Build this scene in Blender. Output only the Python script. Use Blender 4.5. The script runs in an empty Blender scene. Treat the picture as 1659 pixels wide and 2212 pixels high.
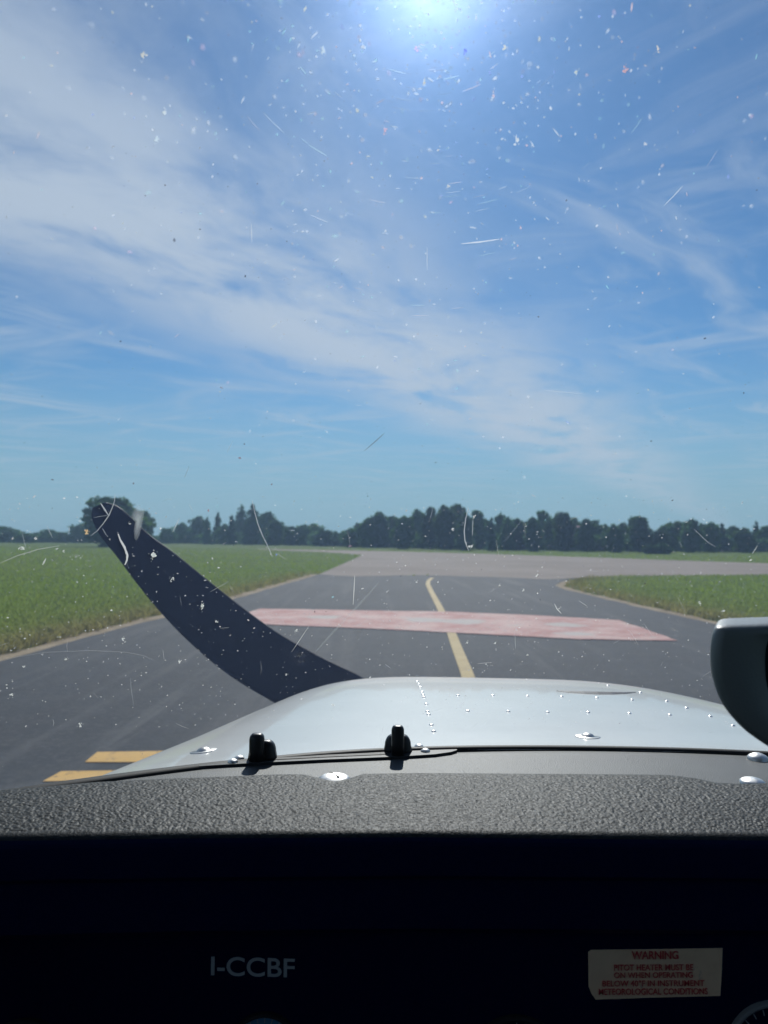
import bpy, bmesh, math, random
import numpy as np
from mathutils import Vector, Matrix

random.seed(11)
rng = np.random.default_rng(11)
C = bpy.context.scene.collection
scn = bpy.context.scene

# ------------------------------------------------------------------ camera
EYE = Vector((0.0, 0.0, 1.75))
PITCH = math.radians(2.10)
ROLL = math.radians(0.37)
FOC = 1661.0 / 2212.0 * 36.0
cam_d = bpy.data.cameras.new('camera')
cam = bpy.data.objects.new('camera', cam_d)
C.objects.link(cam)
cam_d.sensor_fit = 'VERTICAL'
cam_d.sensor_height = 36.0
cam_d.lens = FOC
cam_d.clip_start = 0.01
cam_d.clip_end = 6000
fwd = Vector((0, math.cos(PITCH), math.sin(PITCH)))
right0 = Vector((1, 0, 0))
up0 = right0.cross(fwd)
right = right0 * math.cos(ROLL) + up0 * math.sin(ROLL)
up = right.cross(fwd)
cam.matrix_world = Matrix((
    (right.x, up.x, -fwd.x, EYE.x), (right.y, up.y, -fwd.y, EYE.y),
    (right.z, up.z, -fwd.z, EYE.z), (0, 0, 0, 1)))
cam_d.dof.use_dof = True
cam_d.dof.focus_distance = 0.86
cam_d.dof.aperture_fstop = 8.5
cam_d.dof.aperture_blades = 7
scn.camera = cam


def ray(px, py):
    """Direction (not normalised, forward component 1 along the lens) through a point of the 1659x2212 picture."""
    return fwd + right * ((px - 829.5) / 1661.0) - up * ((py - 1106.0) / 1661.0)


def G(px, py, z=0.0):
    d = ray(px, py)
    t = (z - EYE.z) / d.z
    return EYE + d * t


def at_y(px, py, y):
    d = ray(px, py)
    return EYE + d * (y / d.y)


# ------------------------------------------------------------------ sky and sun
SUN_DIR = ray(925, -70).normalized()
SUN_EL = math.asin(SUN_DIR.z)
SUN_AZ = math.atan2(SUN_DIR.x, SUN_DIR.y)
world = bpy.data.worlds.new('World')
scn.world = world
world.use_nodes = True
wt = world.node_tree
wt.nodes.clear()


class NB:
    """Tiny helper for building node graphs."""
    def __init__(self, tree):
        self.t = tree

    def n(self, typ, **kw):
        nd = self.t.nodes.new(typ)
        for k, v in kw.items():
            setattr(nd, k, v)
        return nd

    def put(self, sock, v):
        if isinstance(v, bpy.types.NodeSocket):
            self.t.links.new(v, sock)
        elif v is not None:
            if hasattr(sock.default_value, '__len__') and not hasattr(v, '__len__'):
                v = (v,) * len(sock.default_value)
            if hasattr(sock.default_value, '__len__') and len(sock.default_value) == 4 and len(v) == 3:
                v = (*v, 1)
            sock.default_value = v

    def m(self, op, a, b=None, c=None, clamp=False):
        nd = self.n('ShaderNodeMath', operation=op, use_clamp=clamp)
        for i, v in enumerate((a, b, c)):
            if v is not None:
                self.put(nd.inputs[i], v)
        return nd.outputs[0]

    def step(self, v, lo, hi, a=0.0, b=1.0):
        nd = self.n('ShaderNodeMapRange', interpolation_type='SMOOTHSTEP')
        for i, x in enumerate((v, lo, hi, a, b)):
            self.put(nd.inputs[i], x)
        return nd.outputs[0]

    def noise(self, vec, scale, detail=4, rough=0.55, dist=0.0, lac=2.0, out=0):
        nd = self.n('ShaderNodeTexNoise')
        if vec is not None:
            self.put(nd.inputs['Vector'], vec)
        self.put(nd.inputs['Scale'], scale)
        self.put(nd.inputs['Detail'], detail)
        self.put(nd.inputs['Roughness'], rough)
        self.put(nd.inputs['Lacunarity'], lac)
        self.put(nd.inputs['Distortion'], dist)
        return nd.outputs[out]

    def vec(self, x, y, z=0.0):
        nd = self.n('ShaderNodeCombineXYZ')
        for i, v in enumerate((x, y, z)):
            self.put(nd.inputs[i], v)
        return nd.outputs[0]

    def mix(self, f, a, b, mode='MIX'):
        nd = self.n('ShaderNodeMix', data_type='RGBA', blend_type=mode)
        self.put(nd.inputs[0], f)
        self.put(nd.inputs[6], a)
        self.put(nd.inputs[7], b)
        return nd.outputs[2]

    def sep(self, v):
        nd = self.n('ShaderNodeSeparateXYZ')
        self.put(nd.inputs[0], v)
        return nd.outputs


w = NB(wt)
sky = w.n('ShaderNodeTexSky', sky_type='NISHITA')
sky.sun_disc = False
sky.sun_elevation = SUN_EL
sky.sun_rotation = SUN_AZ
sky.altitude = 200
sky.air_density = 1.0
sky.dust_density = 0.15
sky.ozone_density = 1.4
tc = w.n('ShaderNodeTexCoord')
sx, sy, sz = w.sep(tc.outputs['Generated'])
zz = w.m('MAXIMUM', sz, 0.025)
cx = w.m('DIVIDE', sx, zz)
cy = w.m('DIVIDE', sy, zz)
P0 = w.vec(cx, cy)
wob = w.noise(P0, 0.55, 3, 0.5, out=1)
wx, wy, _ = w.sep(wob)
cx2 = w.m('ADD', cx, w.m('MULTIPLY', w.m('SUBTRACT', wx, 0.5), 0.9))
cy2 = w.m('ADD', cy, w.m('MULTIPLY', w.m('SUBTRACT', wy, 0.5), 0.9))
# cirrus band: a long strip of thin cloud crossing the sky, with fibres
A, B = 0.439, 0.898
along = w.m('ADD', w.m('MULTIPLY', cx2, A), w.m('MULTIPLY', cy2, B))
acr = w.m('SUBTRACT', w.m('MULTIPLY', w.m('ADD', cx2, 0.42), B), w.m('MULTIPLY', w.m('SUBTRACT', cy2, 3.19), A))
dist_band = w.m('ABSOLUTE', acr)
band = w.step(dist_band, 0.12, 1.35, 1.0, 0.0)
fib = w.noise(w.vec(w.m('MULTIPLY', along, 0.62), w.m('MULTIPLY', acr, 1.25)), 1.5, 10, 0.62, 0.25)
fu = w.m('ADD', w.m('MULTIPLY', cx2, 0.70), w.m('MULTIPLY', cy2, 0.71))
fv = w.m('SUBTRACT', w.m('MULTIPLY', cx2, 0.71), w.m('MULTIPLY', cy2, 0.70))
str1 = w.noise(w.vec(w.m('MULTIPLY', fu, 0.55), w.m('MULTIPLY', fv, 1.9)), 1.1, 8, 0.62, 0.5)
gu = w.m('ADD', w.m('MULTIPLY', cx2, 0.80), w.m('MULTIPLY', cy2, -0.60))
gv = w.m('ADD', w.m('MULTIPLY', cx2, 0.60), w.m('MULTIPLY', cy2, 0.80))
str2 = w.noise(w.vec(w.m('MULTIPLY', gu, 0.45), w.m('MULTIPLY', gv, 1.7)), 1.0, 8, 0.62, 0.5)
cl_band = w.m('MULTIPLY', band, w.step(fib, 0.24, 0.60))
cl_s1 = w.m('MULTIPLY', w.step(str1, 0.45, 0.72), 0.55)
cl_s2 = w.m('MULTIPLY', w.step(str2, 0.46, 0.74), 0.52)
cl = w.m('MAXIMUM', w.m('MULTIPLY', cl_band, 1.0), w.m('MAXIMUM', cl_s1, cl_s2))
cl = w.m('MULTIPLY', cl, w.step(sz, 0.0, 0.16, 0.35, 1.0), clamp=True)
# thin cloud: white ice lit by the same sky and sun
cloud_col = w.mix(1.0, (7.7, 8.9, 10.5), (1, 1, 1), 'MULTIPLY')
hsv = w.n('ShaderNodeHueSaturation')
w.put(hsv.inputs['Saturation'], 1.05)
# thin summer haze low in the sky: bluish, not yellow
hz = w.step(sz, 0.0, 0.26, 0.9, 0.0)
w.put(hsv.inputs['Color'], w.mix(hz, sky.outputs[0], (7.9, 7.7, 7.7)))
skyb = w.mix(1.0, hsv.outputs[0], (0.53, 0.88, 1.13), 'MULTIPLY')
skyc = w.mix(w.m('MULTIPLY', cl, 0.92), skyb, cloud_col)
bg = w.n('ShaderNodeBackground')
w.put(bg.inputs[0], skyc)
bg.inputs[1].default_value = 0.065
wo = w.n('ShaderNodeOutputWorld')
wt.links.new(bg.outputs[0], wo.inputs[0])

sun_d = bpy.data.lights.new('sun', 'SUN')
sun = bpy.data.objects.new('sun', sun_d)
C.objects.link(sun)
sun_d.energy = 4.4
sun_d.angle = math.radians(0.53)
sun_d.color = (1.0, 0.975, 0.935)
sun.location = (3, 40, 40)
sun.rotation_euler = SUN_DIR.to_track_quat('Z', 'Y').to_euler()

scn.view_settings.view_transform = 'Standard'
scn.view_settings.look = 'None'
scn.view_settings.gamma = 1.0
scn.view_settings.exposure = 0.0
scn.view_settings.use_curve_mapping = False
scn.render.engine = 'CYCLES'
scn.cycles.use_denoising = True
scn.cycles.max_bounces = 10
scn.cycles.transparent_max_bounces = 24
scn.cycles.volume_bounces = 0
scn.cycles.sample_clamp_indirect = 6.0


# ------------------------------------------------------------------ helpers
def mat(name, build):
    m_ = bpy.data.materials.new(name)
    m_.use_nodes = True
    m_.node_tree.nodes.clear()
    nb = NB(m_.node_tree)
    out = nb.n('ShaderNodeOutputMaterial')
    r = build(nb, out)
    if r is not None:
        m_.node_tree.links.new(r, out.inputs[0])
    return m_


def prin(nb, col, rough=0.5, metal=0.0, bump=None, bstr=0.3, bdist=0.01, coat=0.0, spec=0.5, crough=0.05):
    p = nb.n('ShaderNodeBsdfPrincipled')
    nb.put(p.inputs['Base Color'], col)
    nb.put(p.inputs['Roughness'], rough)
    nb.put(p.inputs['Metallic'], metal)
    nb.put(p.inputs['Coat Weight'], coat)
    nb.put(p.inputs['Coat Roughness'], crough)
    nb.put(p.inputs['Specular IOR Level'], spec)
    if bump is not None:
        b = nb.n('ShaderNodeBump')
        nb.put(b.inputs['Strength'], bstr)
        nb.put(b.inputs['Distance'], bdist)
        nb.put(b.inputs['Height'], bump)
        nb.t.links.new(b.outputs[0], p.inputs['Normal'])
    return p.outputs[0]


def obj_co(nb):
    return nb.n('ShaderNodeTexCoord').outputs['Object']


def link_mesh(name, me, material, parent=None):
    o = bpy.data.objects.new(name, me)
    C.objects.link(o)
    if material is not None and not me.materials:
        me.materials.append(material)
    if parent is not None:
        o.parent = parent
        top = parent
        inv = Matrix.Identity(4)
        mats = []
        while top is not None:
            mats.append(top.matrix_basis.copy())
            top = top.parent if top.parent else None
        # all intermediate parts sit at identity, only the root has a place
        root_m = mats[-1]
        if parent.parent is None:
            o.matrix_parent_inverse = root_m.inverted()
    return o


def pydata(name, verts, faces, material, parent=None, smooth=False):
    me = bpy.data.meshes.new(name)
    me.from_pydata([tuple(v) for v in verts], [], faces)
    me.update()
    if smooth:
        me.polygons.foreach_set('use_smooth', [True] * len(me.polygons))
    return link_mesh(name, me, material, parent)


def from_bm(name, bm, material, parent=None, smooth=False):
    bmesh.ops.recalc_face_normals(bm, faces=bm.faces[:])
    me = bpy.data.meshes.new(name)
    bm.to_mesh(me)
    bm.free()
    if smooth:
        me.polygons.foreach_set('use_smooth', [True] * len(me.polygons))
    return link_mesh(name, me, material, parent)


def tag(o, label=None, cat=None, group=None, kind=None):
    if label:
        o['label'] = label
    if cat:
        o['category'] = cat
    if group:
        o['group'] = group
    if kind:
        o['kind'] = kind
    return o


def empty(name, loc):
    o = bpy.data.objects.new(name, None)
    o.empty_display_size = 0.2
    C.objects.link(o)
    o.location = loc
    return o


def big_mesh(name, V, F, material, parent=None, attr=None, tri=True):
    """Fast mesh from numpy arrays: V (n,3), F (m,k)."""
    me = bpy.data.meshes.new(name)
    k = F.shape[1]
    me.vertices.add(len(V))
    me.vertices.foreach_set('co', V.astype(np.float32).ravel())
    me.loops.add(F.size)
    me.loops.foreach_set('vertex_index', F.astype(np.int32).ravel())
    me.polygons.add(len(F))
    me.polygons.foreach_set('loop_start', np.arange(0, F.size, k, dtype=np.int32))
    me.polygons.foreach_set('loop_total', np.full(len(F), k, dtype=np.int32))
    me.update(calc_edges=True)
    if attr is not None:
        a = me.color_attributes.new('tint', 'FLOAT_COLOR', 'POINT')
        a.data.foreach_set('color', attr.astype(np.float32).ravel())
    return link_mesh(name, me, material, parent)


# ------------------------------------------------------------------ ground, runway, taxiway
def m_ground(nb, out):
    co = obj_co(nb)
    n1 = nb.noise(co, 0.05, 5, 0.6)
    n2 = nb.noise(co, 0.9, 6, 0.65)
    n3 = nb.noise(co, 9.0, 4, 0.7)
    col = nb.mix(nb.step(n1, 0.35, 0.68), (0.075, 0.125, 0.024), (0.105, 0.145, 0.034))
    col = nb.mix(nb.m('MULTIPLY', nb.step(n2, 0.5, 0.75), 0.6), col, (0.085, 0.085, 0.032))
    col = nb.mix(nb.m('MULTIPLY', nb.step(n3, 0.45, 0.8), 0.5), col, (0.022, 0.038, 0.010))
    return prin(nb, col, 0.95, bump=n3, bstr=0.6, bdist=0.08, spec=0.1)


def m_asphalt(nb, out):
    co = obj_co(nb)
    g = nb.noise(co, 120.0, 2, 0.7)
    n1 = nb.noise(co, 0.22, 5, 0.6)
    n2 = nb.noise(co, 2.2, 6, 0.7)
    st = nb.n('ShaderNodeMapping')
    st.inputs['Scale'].default_value = (1.6, 0.07, 1)
    st.inputs['Rotation'].default_value = (0, 0, math.radians(6))
    nb.put(st.inputs[0], co)
    n3 = nb.noise(st.outputs[0], 1.0, 4, 0.6)
    col = nb.mix(nb.step(n1, 0.3, 0.7), (0.016, 0.020, 0.023), (0.032, 0.038, 0.042))
    col = nb.mix(nb.m('MULTIPLY', nb.step(n2, 0.45, 0.75), 0.4), col, (0.066, 0.065, 0.063))
    col = nb.mix(nb.m('MULTIPLY', nb.step(n3, 0.5, 0.72), 0.75), col, (0.080, 0.080, 0.079))
    col = nb.mix(nb.m('MULTIPLY', nb.step(n3, 0.46, 0.3), 0.6), col, (0.028, 0.028, 0.029))
    # pale scuffs and dark tyre trails that follow the taxi line
    sm = nb.n('ShaderNodeMapping')
    sm.inputs['Scale'].default_value = (2.6, 0.16, 1)
    sm.inputs['Rotation'].default_value = (0, 0, math.radians(-24))
    nb.put(sm.inputs[0], co)
    n4 = nb.noise(sm.outputs[0], 0.9, 6, 0.7, 0.3)
    col = nb.mix(nb.m('MULTIPLY', nb.step(n4, 0.56, 0.70), 0.55), col, (0.085, 0.086, 0.085))
    vo = nb.n('ShaderNodeTexVoronoi', feature='DISTANCE_TO_EDGE')
    vo.inputs['Scale'].default_value = 0.16
    wv = nb.noise(co, 0.8, 4, 0.6, out=1)
    nb.put(vo.inputs['Vector'], nb.mix(0.55, co, wv, 'ADD'))
    crack = nb.step(vo.outputs['Distance'], 0.0, 0.006, 1.0, 0.0)
    col = nb.mix(nb.m('MULTIPLY', crack, nb.m('MULTIPLY', nb.step(n2, 0.4, 0.6), 0.7)), col, (0.018, 0.018, 0.018))
    g2_ = nb.noise(co, 16.0, 4, 0.75)
    col = nb.mix(nb.m('MULTIPLY', nb.step(g2_, 0.48, 0.72), 0.45), col, (0.095, 0.096, 0.096))
    col = nb.mix(nb.m('MULTIPLY', nb.step(g2_, 0.48, 0.30), 0.5), col, (0.012, 0.014, 0.016))
    col = nb.mix(nb.m('MULTIPLY', nb.step(g, 0.5, 0.75), 0.5), col, (0.10, 0.10, 0.10))
    return prin(nb, col, 0.86, bump=g, bstr=0.5, bdist=0.004, spec=0.25)


def m_runway(nb, out):
    co = obj_co(nb)
    n1 = nb.noise(co, 0.12, 5, 0.6)
    n2 = nb.noise(co, 1.1, 6, 0.7)
    g = nb.noise(co, 60.0, 2, 0.7)
    col = nb.mix(nb.step(n1, 0.3, 0.7), (0.185, 0.148, 0.122), (0.240, 0.198, 0.166))
    col = nb.mix(nb.m('MULTIPLY', nb.step(n2, 0.5, 0.75), 0.4), col, (0.13, 0.118, 0.11))
    return prin(nb, col, 0.9, bump=g, bstr=0.3, bdist=0.004, spec=0.2)


def m_dirt(nb, out):
    co = obj_co(nb)
    n1 = nb.noise(co, 1.5, 6, 0.7)
    n2 = nb.noise(co, 25.0, 3, 0.7)
    col = nb.mix(nb.step(n1, 0.35, 0.65), (0.25, 0.195, 0.125), (0.37, 0.30, 0.21))
    col = nb.mix(nb.m('MULTIPLY', nb.step(n2, 0.5, 0.7), 0.5), col, (0.13, 0.11, 0.065))
    return prin(nb, col, 0.95, bump=n2, bstr=0.6, bdist=0.02, spec=0.1)


def worn_paint(c1, c2, wear, amount=0.5, spots=()):
    def f(nb, out):
        co = obj_co(nb)
        n1 = nb.noise(co, 0.9, 6, 0.7)
        n2 = nb.noise(co, 5.0, 5, 0.7)
        g = nb.noise(co, 110.0, 2, 0.7)
        col = nb.mix(nb.step(n1, 0.35, 0.65), c1, c2)
        col = nb.mix(nb.m('MULTIPLY', nb.step(n2, 0.50, 0.72), amount), col, wear)
        col = nb.mix(nb.m('MULTIPLY', nb.step(n1, 0.60, 0.70), amount), col, wear)
        chip = nb.noise(co, 13.0, 5, 0.75)
        col = nb.mix(nb.m('MULTIPLY', nb.step(chip, 0.58, 0.66), 0.75), col, (0.075, 0.075, 0.075))
        for (wx_, wy_, wr_) in spots:
            dv = nb.n('ShaderNodeVectorMath', operation='DISTANCE')
            nb.put(dv.inputs[0], nb.mix(0.9, co, nb.mix(1.0, nb.noise(co, 1.6, 5, 0.7, out=1), (0.5, 0.5, 0.5), 'SUBTRACT'), 'ADD'))
            nb.put(dv.inputs[1], (wx_, wy_, 0.026))
            col = nb.mix(nb.step(dv.outputs['Value'], wr_ * 0.55, wr_, 0.9, 0.0), col, wear)
        return prin(nb, col, 0.8, bump=g, bstr=0.4, bdist=0.003, spec=0.3)
    return f


_w = [G(*q) for q in ((920, 1342), (1000, 1345), (1218, 1352), (1240, 1372), (700, 1335))]
WORN = [(_w[0].x, _w[0].y, 0.62), (_w[1].x, _w[1].y, 0.62), (_w[2].x, _w[2].y, 0.55), (_w[3].x, _w[3].y, 0.45), (_w[4].x, _w[4].y, 0.5)]
M_ground = mat('meadow soil', m_ground)
M_asphalt = mat('asphalt', m_asphalt)
M_runway = mat('bleached runway', m_runway)
M_dirt = mat('sandy verge', m_dirt)
M_red = mat('worn red paint', worn_paint((0.36, 0.135, 0.115), (0.50, 0.32, 0.285), (0.38, 0.345, 0.32), 0.75, WORN))
M_yellow = mat('yellow line paint', worn_paint((0.40, 0.29, 0.115), (0.46, 0.35, 0.16), (0.26, 0.22, 0.15), 0.5))
M_yellow2 = mat('fresh yellow paint', worn_paint((0.56, 0.33, 0.085), (0.62, 0.38, 0.11), (0.42, 0.27, 0.10), 0.35))

S = 1500.0
gr = pydata('ground', [(-S, -S, 0), (S, -S, 0), (S, S, 0), (-S, S, 0)], [(0, 1, 2, 3)], M_ground)
tag(gr, kind='structure')


def sheet(name, pts, z, material, parent=None):
    bm = bmesh.new()
    vs = [bm.verts.new((p[0], p[1], z)) for p in pts]
    f = bm.faces.new(vs)
    bmesh.ops.triangulate(bm, faces=[f])
    o = from_bm(name, bm, material, parent)
    me = o.data
    if me.polygons[0].normal.z < 0:
        me.flip_normals()
    return o


def g2(px, py):
    p = G(px, py)
    return (p.x, p.y)


def ragged(pts, step=0.5, amp=0.06, seed=1):
    """Break a ground outline into short pieces with small random offsets, as a worn pavement edge has."""
    r = random.Random(seed)
    out = []
    for i in range(len(pts) - 1):
        a, b = Vector(pts[i]), Vector(pts[i + 1])
        L = (b - a).length
        n = max(1, min(80, int(L / step)))
        nrm = Vector((-(b - a).y, (b - a).x)).normalized() if L > 1e-6 else Vector((0, 0))
        for k in range(n):
            t = k / n
            p = a.lerp(b, t) + nrm * (r.uniform(-1, 1) * amp if (k or i) else 0)
            out.append((p.x, p.y))
    out.append(tuple(pts[-1]))
    return out


# taxiway edges, from behind the aircraft up to the runway
L_edge = [(-6.3, -12.0), g2(0, 1430), g2(160, 1386), g2(350, 1336), g2(520, 1291), g2(610, 1264), g2(690, 1241)]
R_edge = [(7.3, -12.0), (7.15, 9.0), g2(1535, 1347), g2(1379, 1312), g2(1279, 1288), g2(1225, 1275), g2(1199, 1266), g2(1219, 1255), g2(1254, 1249)]
run_near_r = [g2(1254, 1249), g2(1329, 1245), g2(1479, 1243.5), g2(1659, 1242)]
nr = run_near_r[-1]
far_pts = [g2(1659, 1217), g2(1479, 1211.5), g2(1329, 1206), g2(1179, 1201), g2(1029, 1196), g2(880, 1192), g2(790, 1190)]
lt = g2(782, 1199)
runway_out = ([(nr[0] + 60, nr[1] - 3)] + [(far_pts[0][0] + 60, far_pts[0][1] - 14)] + far_pts
              + [g2(650, 1187.5), g2(560, 1185.8), g2(548, 1186.6), g2(600, 1189), g2(700, 1193), lt]
              + [g2(765, 1208), g2(735, 1221), g2(690, 1241)])
run_close = [g2(690, 1241), g2(760, 1246), g2(900, 1243), g2(1060, 1247), g2(1180, 1252), g2(1254, 1249)]
taxi = sheet('taxiway', ragged(L_edge, 0.5, 0.05, 3) + [g2(760, 1243), g2(900, 1240), g2(1060, 1243), g2(1150, 1246), g2(1226, 1251)] + ragged(R_edge, 0.5, 0.05, 4)[::-1], 0.012, M_asphalt)
tag(taxi, kind='structure')
runw = sheet('runway', runway_out + ragged(run_close, 0.5, 0.15, 9)[1:-1] + run_near_r[::1][0:0] + [g2(1254, 1249), g2(1329, 1245), g2(1479, 1243.5), g2(1659, 1242)], 0.016, M_runway)
tag(runw, kind='structure')


def strip(name, pts, width, z, material, side=1, seed=5, parent=None, wvar=0.35):
    """A ribbon on the ground along pts; side -1/1 grows it to one side, 0 both."""
    pp = ragged(pts, 0.4, 0.0, seed)
    r = random.Random(seed)
    V, F = [], []
    for i, p in enumerate(pp):
        a = Vector(pp[max(0, i - 1)])
        b = Vector(pp[min(len(pp) - 1, i + 1)])
        n = Vector((-(b - a).y, (b - a).x)).normalized()
        wd = width * (1 + r.uniform(-wvar, wvar))
        p = Vector(p)
        if side == 0:
            q0, q1 = p - n * width / 2, p + n * width / 2
        else:
            q0, q1 = p - n * side * 0.06, p + n * side * wd
        V += [(q0.x, q0.y, z), (q1.x, q1.y, z)]
        if i:
            F.append((2 * i - 2, 2 * i - 1, 2 * i + 1, 2 * i))
    o = pydata(name, V, F, material, parent)
    if o.data.polygons[0].normal.z < 0:
        o.data.flip_normals()
    return o


v1 = strip('verge', L_edge, 0.42, 0.008, M_dirt, 1, 21)
tag(v1, kind='structure')
v2 = strip('verge', R_edge[1:8], 0.34, 0.008, M_dirt, -1, 22)
tag(v2, kind='structure')

# painted markings on the taxiway
stripe = [(500, 1347), (545, 1322), (562, 1317), (700, 1319), (823, 1321.5), (953, 1323), (1150, 1331), (1337, 1342), (1400, 1364), (1465, 1387),
          (1251, 1383.5), (1040, 1372.5), (823, 1361.5), (595, 1352)]
red = sheet('red_stripe', ragged([g2(*p) for p in stripe] + [g2(*stripe[0])], 0.25, 0.03, 12)[:-1], 0.026, M_red, taxi)
centre = [(1012, 1468), (1006, 1450), (987, 1402), (969, 1352), (949, 1312), (932, 1280), (924, 1263), (926, 1255), (934, 1249)]
cpts = [g2(*p) for p in centre]
cpts = [(cpts[0][0] - 0.35, -6.0)] + cpts
cl_ = strip('centre_line', cpts, 0.17, 0.022, M_yellow, 0, 31, taxi)
for (a, b, c_, d_) in (((210, 1629), (335, 1627), (300, 1651), (183, 1651)), ((132, 1671), (262, 1669), (205, 1692), (92, 1693))):
    p0, p1, p2, p3 = [Vector(g2(*q)) for q in (a, b, c_, d_)]
    e1 = p0 + (p1 - p0).normalized() * 1.3
    e2 = p3 + (p2 - p3).normalized() * 1.3
    sheet('holding_bar', [tuple(p0), tuple(e1), tuple(e2), tuple(p3)], 0.018, M_yellow2, taxi)


# ------------------------------------------------------------------ grass
def inside(poly, x, y):
    p = np.array(poly)
    n = len(p)
    c = np.zeros(len(x), bool)
    j = n - 1
    for i in range(n):
        xi, yi = p[i]
        xj, yj = p[j]
        cond = ((yi > y) != (yj > y)) & (x < (xj - xi) * (y - yi) / (yj - yi + 1e-12) + xi)
        c ^= cond
        j = i
    return c


paved = [[tuple(v.co[:2]) for v in o.data.vertices] for o in ()]
taxi_poly = L_edge + [g2(760, 1243), g2(1150, 1246)] + R_edge[::-1]
run_poly = runway_out + run_close + run_near_r


def m_grass(nb, out):
    a = nb.n('ShaderNodeVertexColor')
    a.layer_name = 'tint'
    d = nb.n('ShaderNodeBsdfDiffuse')
    nb.put(d.inputs[0], a.outputs[0])
    t = nb.n('ShaderNodeBsdfTranslucent')
    nb.put(t.inputs[0], a.outputs[0])
    mx = nb.n('ShaderNodeMixShader')
    mx.inputs[0].default_value = 0.58
    nb.t.links.new(d.outputs[0], mx.inputs[1])
    nb.t.links.new(t.outputs[0], mx.inputs[2])
    return mx.outputs[0]


M_grass = mat('grass blades', m_grass)


def dist_poly(poly, x, y):
    p = np.array(poly)
    best = np.full(len(x), 1e9)
    for i in range(len(p) - 1):
        a, b = p[i], p[i + 1]
        ab = b - a
        L2 = (ab ** 2).sum() + 1e-12
        t = np.clip(((x - a[0]) * ab[0] + (y - a[1]) * ab[1]) / L2, 0, 1)
        best = np.minimum(best, np.hypot(x - a[0] - t * ab[0], y - a[1] - t * ab[1]))
    return best


def make_grass():
    n = 300000
    # spread so that every distance keeps an even cover: more blades per square metre close by
    inv = rng.uniform(1 / 150.0, 1 / 9.0, n)
    yy = 1 / inv
    xx = rng.uniform(-0.66, 0.66, n) * yy
    ok = ~inside(taxi_poly, xx, yy) & ~inside(run_poly, xx, yy)
    dl = np.minimum(dist_poly(L_edge, xx, yy), dist_poly(R_edge, xx, yy))
    ok &= (dl > 0.24 + 0.12 * rng.random(n))
    xx, yy, dl = xx[ok], yy[ok], dl[ok]
    n = len(xx)
    hh = rng.uniform(0.045, 0.11, n) * (1 + 0.9 * np.exp(-((dl - 0.7) / 0.5) ** 2))
    wd = np.maximum(0.006, yy * 0.00075) * rng.uniform(0.7, 1.5, n)
    hh = hh * np.clip(1 + (yy - 25) / 120, 1, 1.5)
    ang = rng.uniform(0, 2 * np.pi, n)
    lean = rng.uniform(0.1, 0.8, n) * hh
    la = rng.uniform(0, 2 * np.pi, n)
    dx, dy = np.cos(ang) * wd / 2, np.sin(ang) * wd / 2
    V = np.zeros((n, 4, 3))
    V[:, 0] = np.stack([xx - dx, yy - dy, np.full(n, -0.01)], 1)
    V[:, 1] = np.stack([xx + dx, yy + dy, np.full(n, -0.01)], 1)
    mx_, my_ = xx + np.cos(la) * lean * .35, yy + np.sin(la) * lean * .35
    V[:, 2] = np.stack([mx_ + dx * .7, my_ + dy * .7, hh * .6], 1)
    V[:, 3] = np.stack([xx + np.cos(la) * lean, yy + np.sin(la) * lean, hh], 1)
    F = np.arange(n * 4).reshape(n, 4)
    pat = 0.5 + 0.5 * np.sin(xx * 0.23 + 1.3 * np.sin(yy * 0.11)) * np.cos(yy * 0.17 + np.sin(xx * .31))
    dry = np.clip(0.85 * np.exp(-(dl / 1.9) ** 1.3) + 0.22 * pat * rng.random(n) + 0.10 * (rng.random(n) < .12), 0, 1)
    g0 = np.array([0.185, 0.285, 0.036])
    g1 = np.array([0.260, 0.340, 0.066])
    br = np.array([0.30, 0.25, 0.115])
    k = rng.random(n)[:, None]
    col = g0 * (1 - k) + g1 * k
    col = col * (1 - dry[:, None]) + br * dry[:, None]
    col *= rng.uniform(0.75, 1.15, n)[:, None]
    cc = np.ones((n, 4, 4))
    cc[:, :, :3] = col[:, None, :]
    o = big_mesh('grass', V.reshape(-1, 3), F, M_grass, attr=cc.reshape(-1, 4))
    tag(o, 'short green meadow grass either side of the taxiway', 'grass', kind='stuff')


make_grass()


# ------------------------------------------------------------------ trees
def m_leaf(c1, c2):
    def f(nb, out):
        oi = nb.n('ShaderNodeObjectInfo')
        co = obj_co(nb)
        n = nb.noise(co, 0.9, 3, 0.6)
        col = nb.mix(nb.step(n, 0.35, 0.65), c1, c2)
        hs = nb.n('ShaderNodeHueSaturation')
        nb.put(hs.inputs['Hue'], nb.m('ADD', 0.485, nb.m('MULTIPLY', oi.outputs['Random'], 0.03)))
        nb.put(hs.inputs['Value'], nb.m('ADD', 0.75, nb.m('MULTIPLY', oi.outputs['Random'], 0.5)))
        nb.put(hs.inputs['Color'], col)
        d = nb.n('ShaderNodeBsdfDiffuse')
        nb.put(d.inputs[0], hs.outputs[0])
        t = nb.n('ShaderNodeBsdfTranslucent')
        nb.put(t.inputs[0], hs.outputs[0])
        mx = nb.n('ShaderNodeMixShader')
        mx.inputs[0].default_value = 0.5
        nb.t.links.new(d.outputs[0], mx.inputs[1])
        nb.t.links.new(t.outputs[0], mx.inputs[2])
        return mx.outputs[0]
    return f


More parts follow.
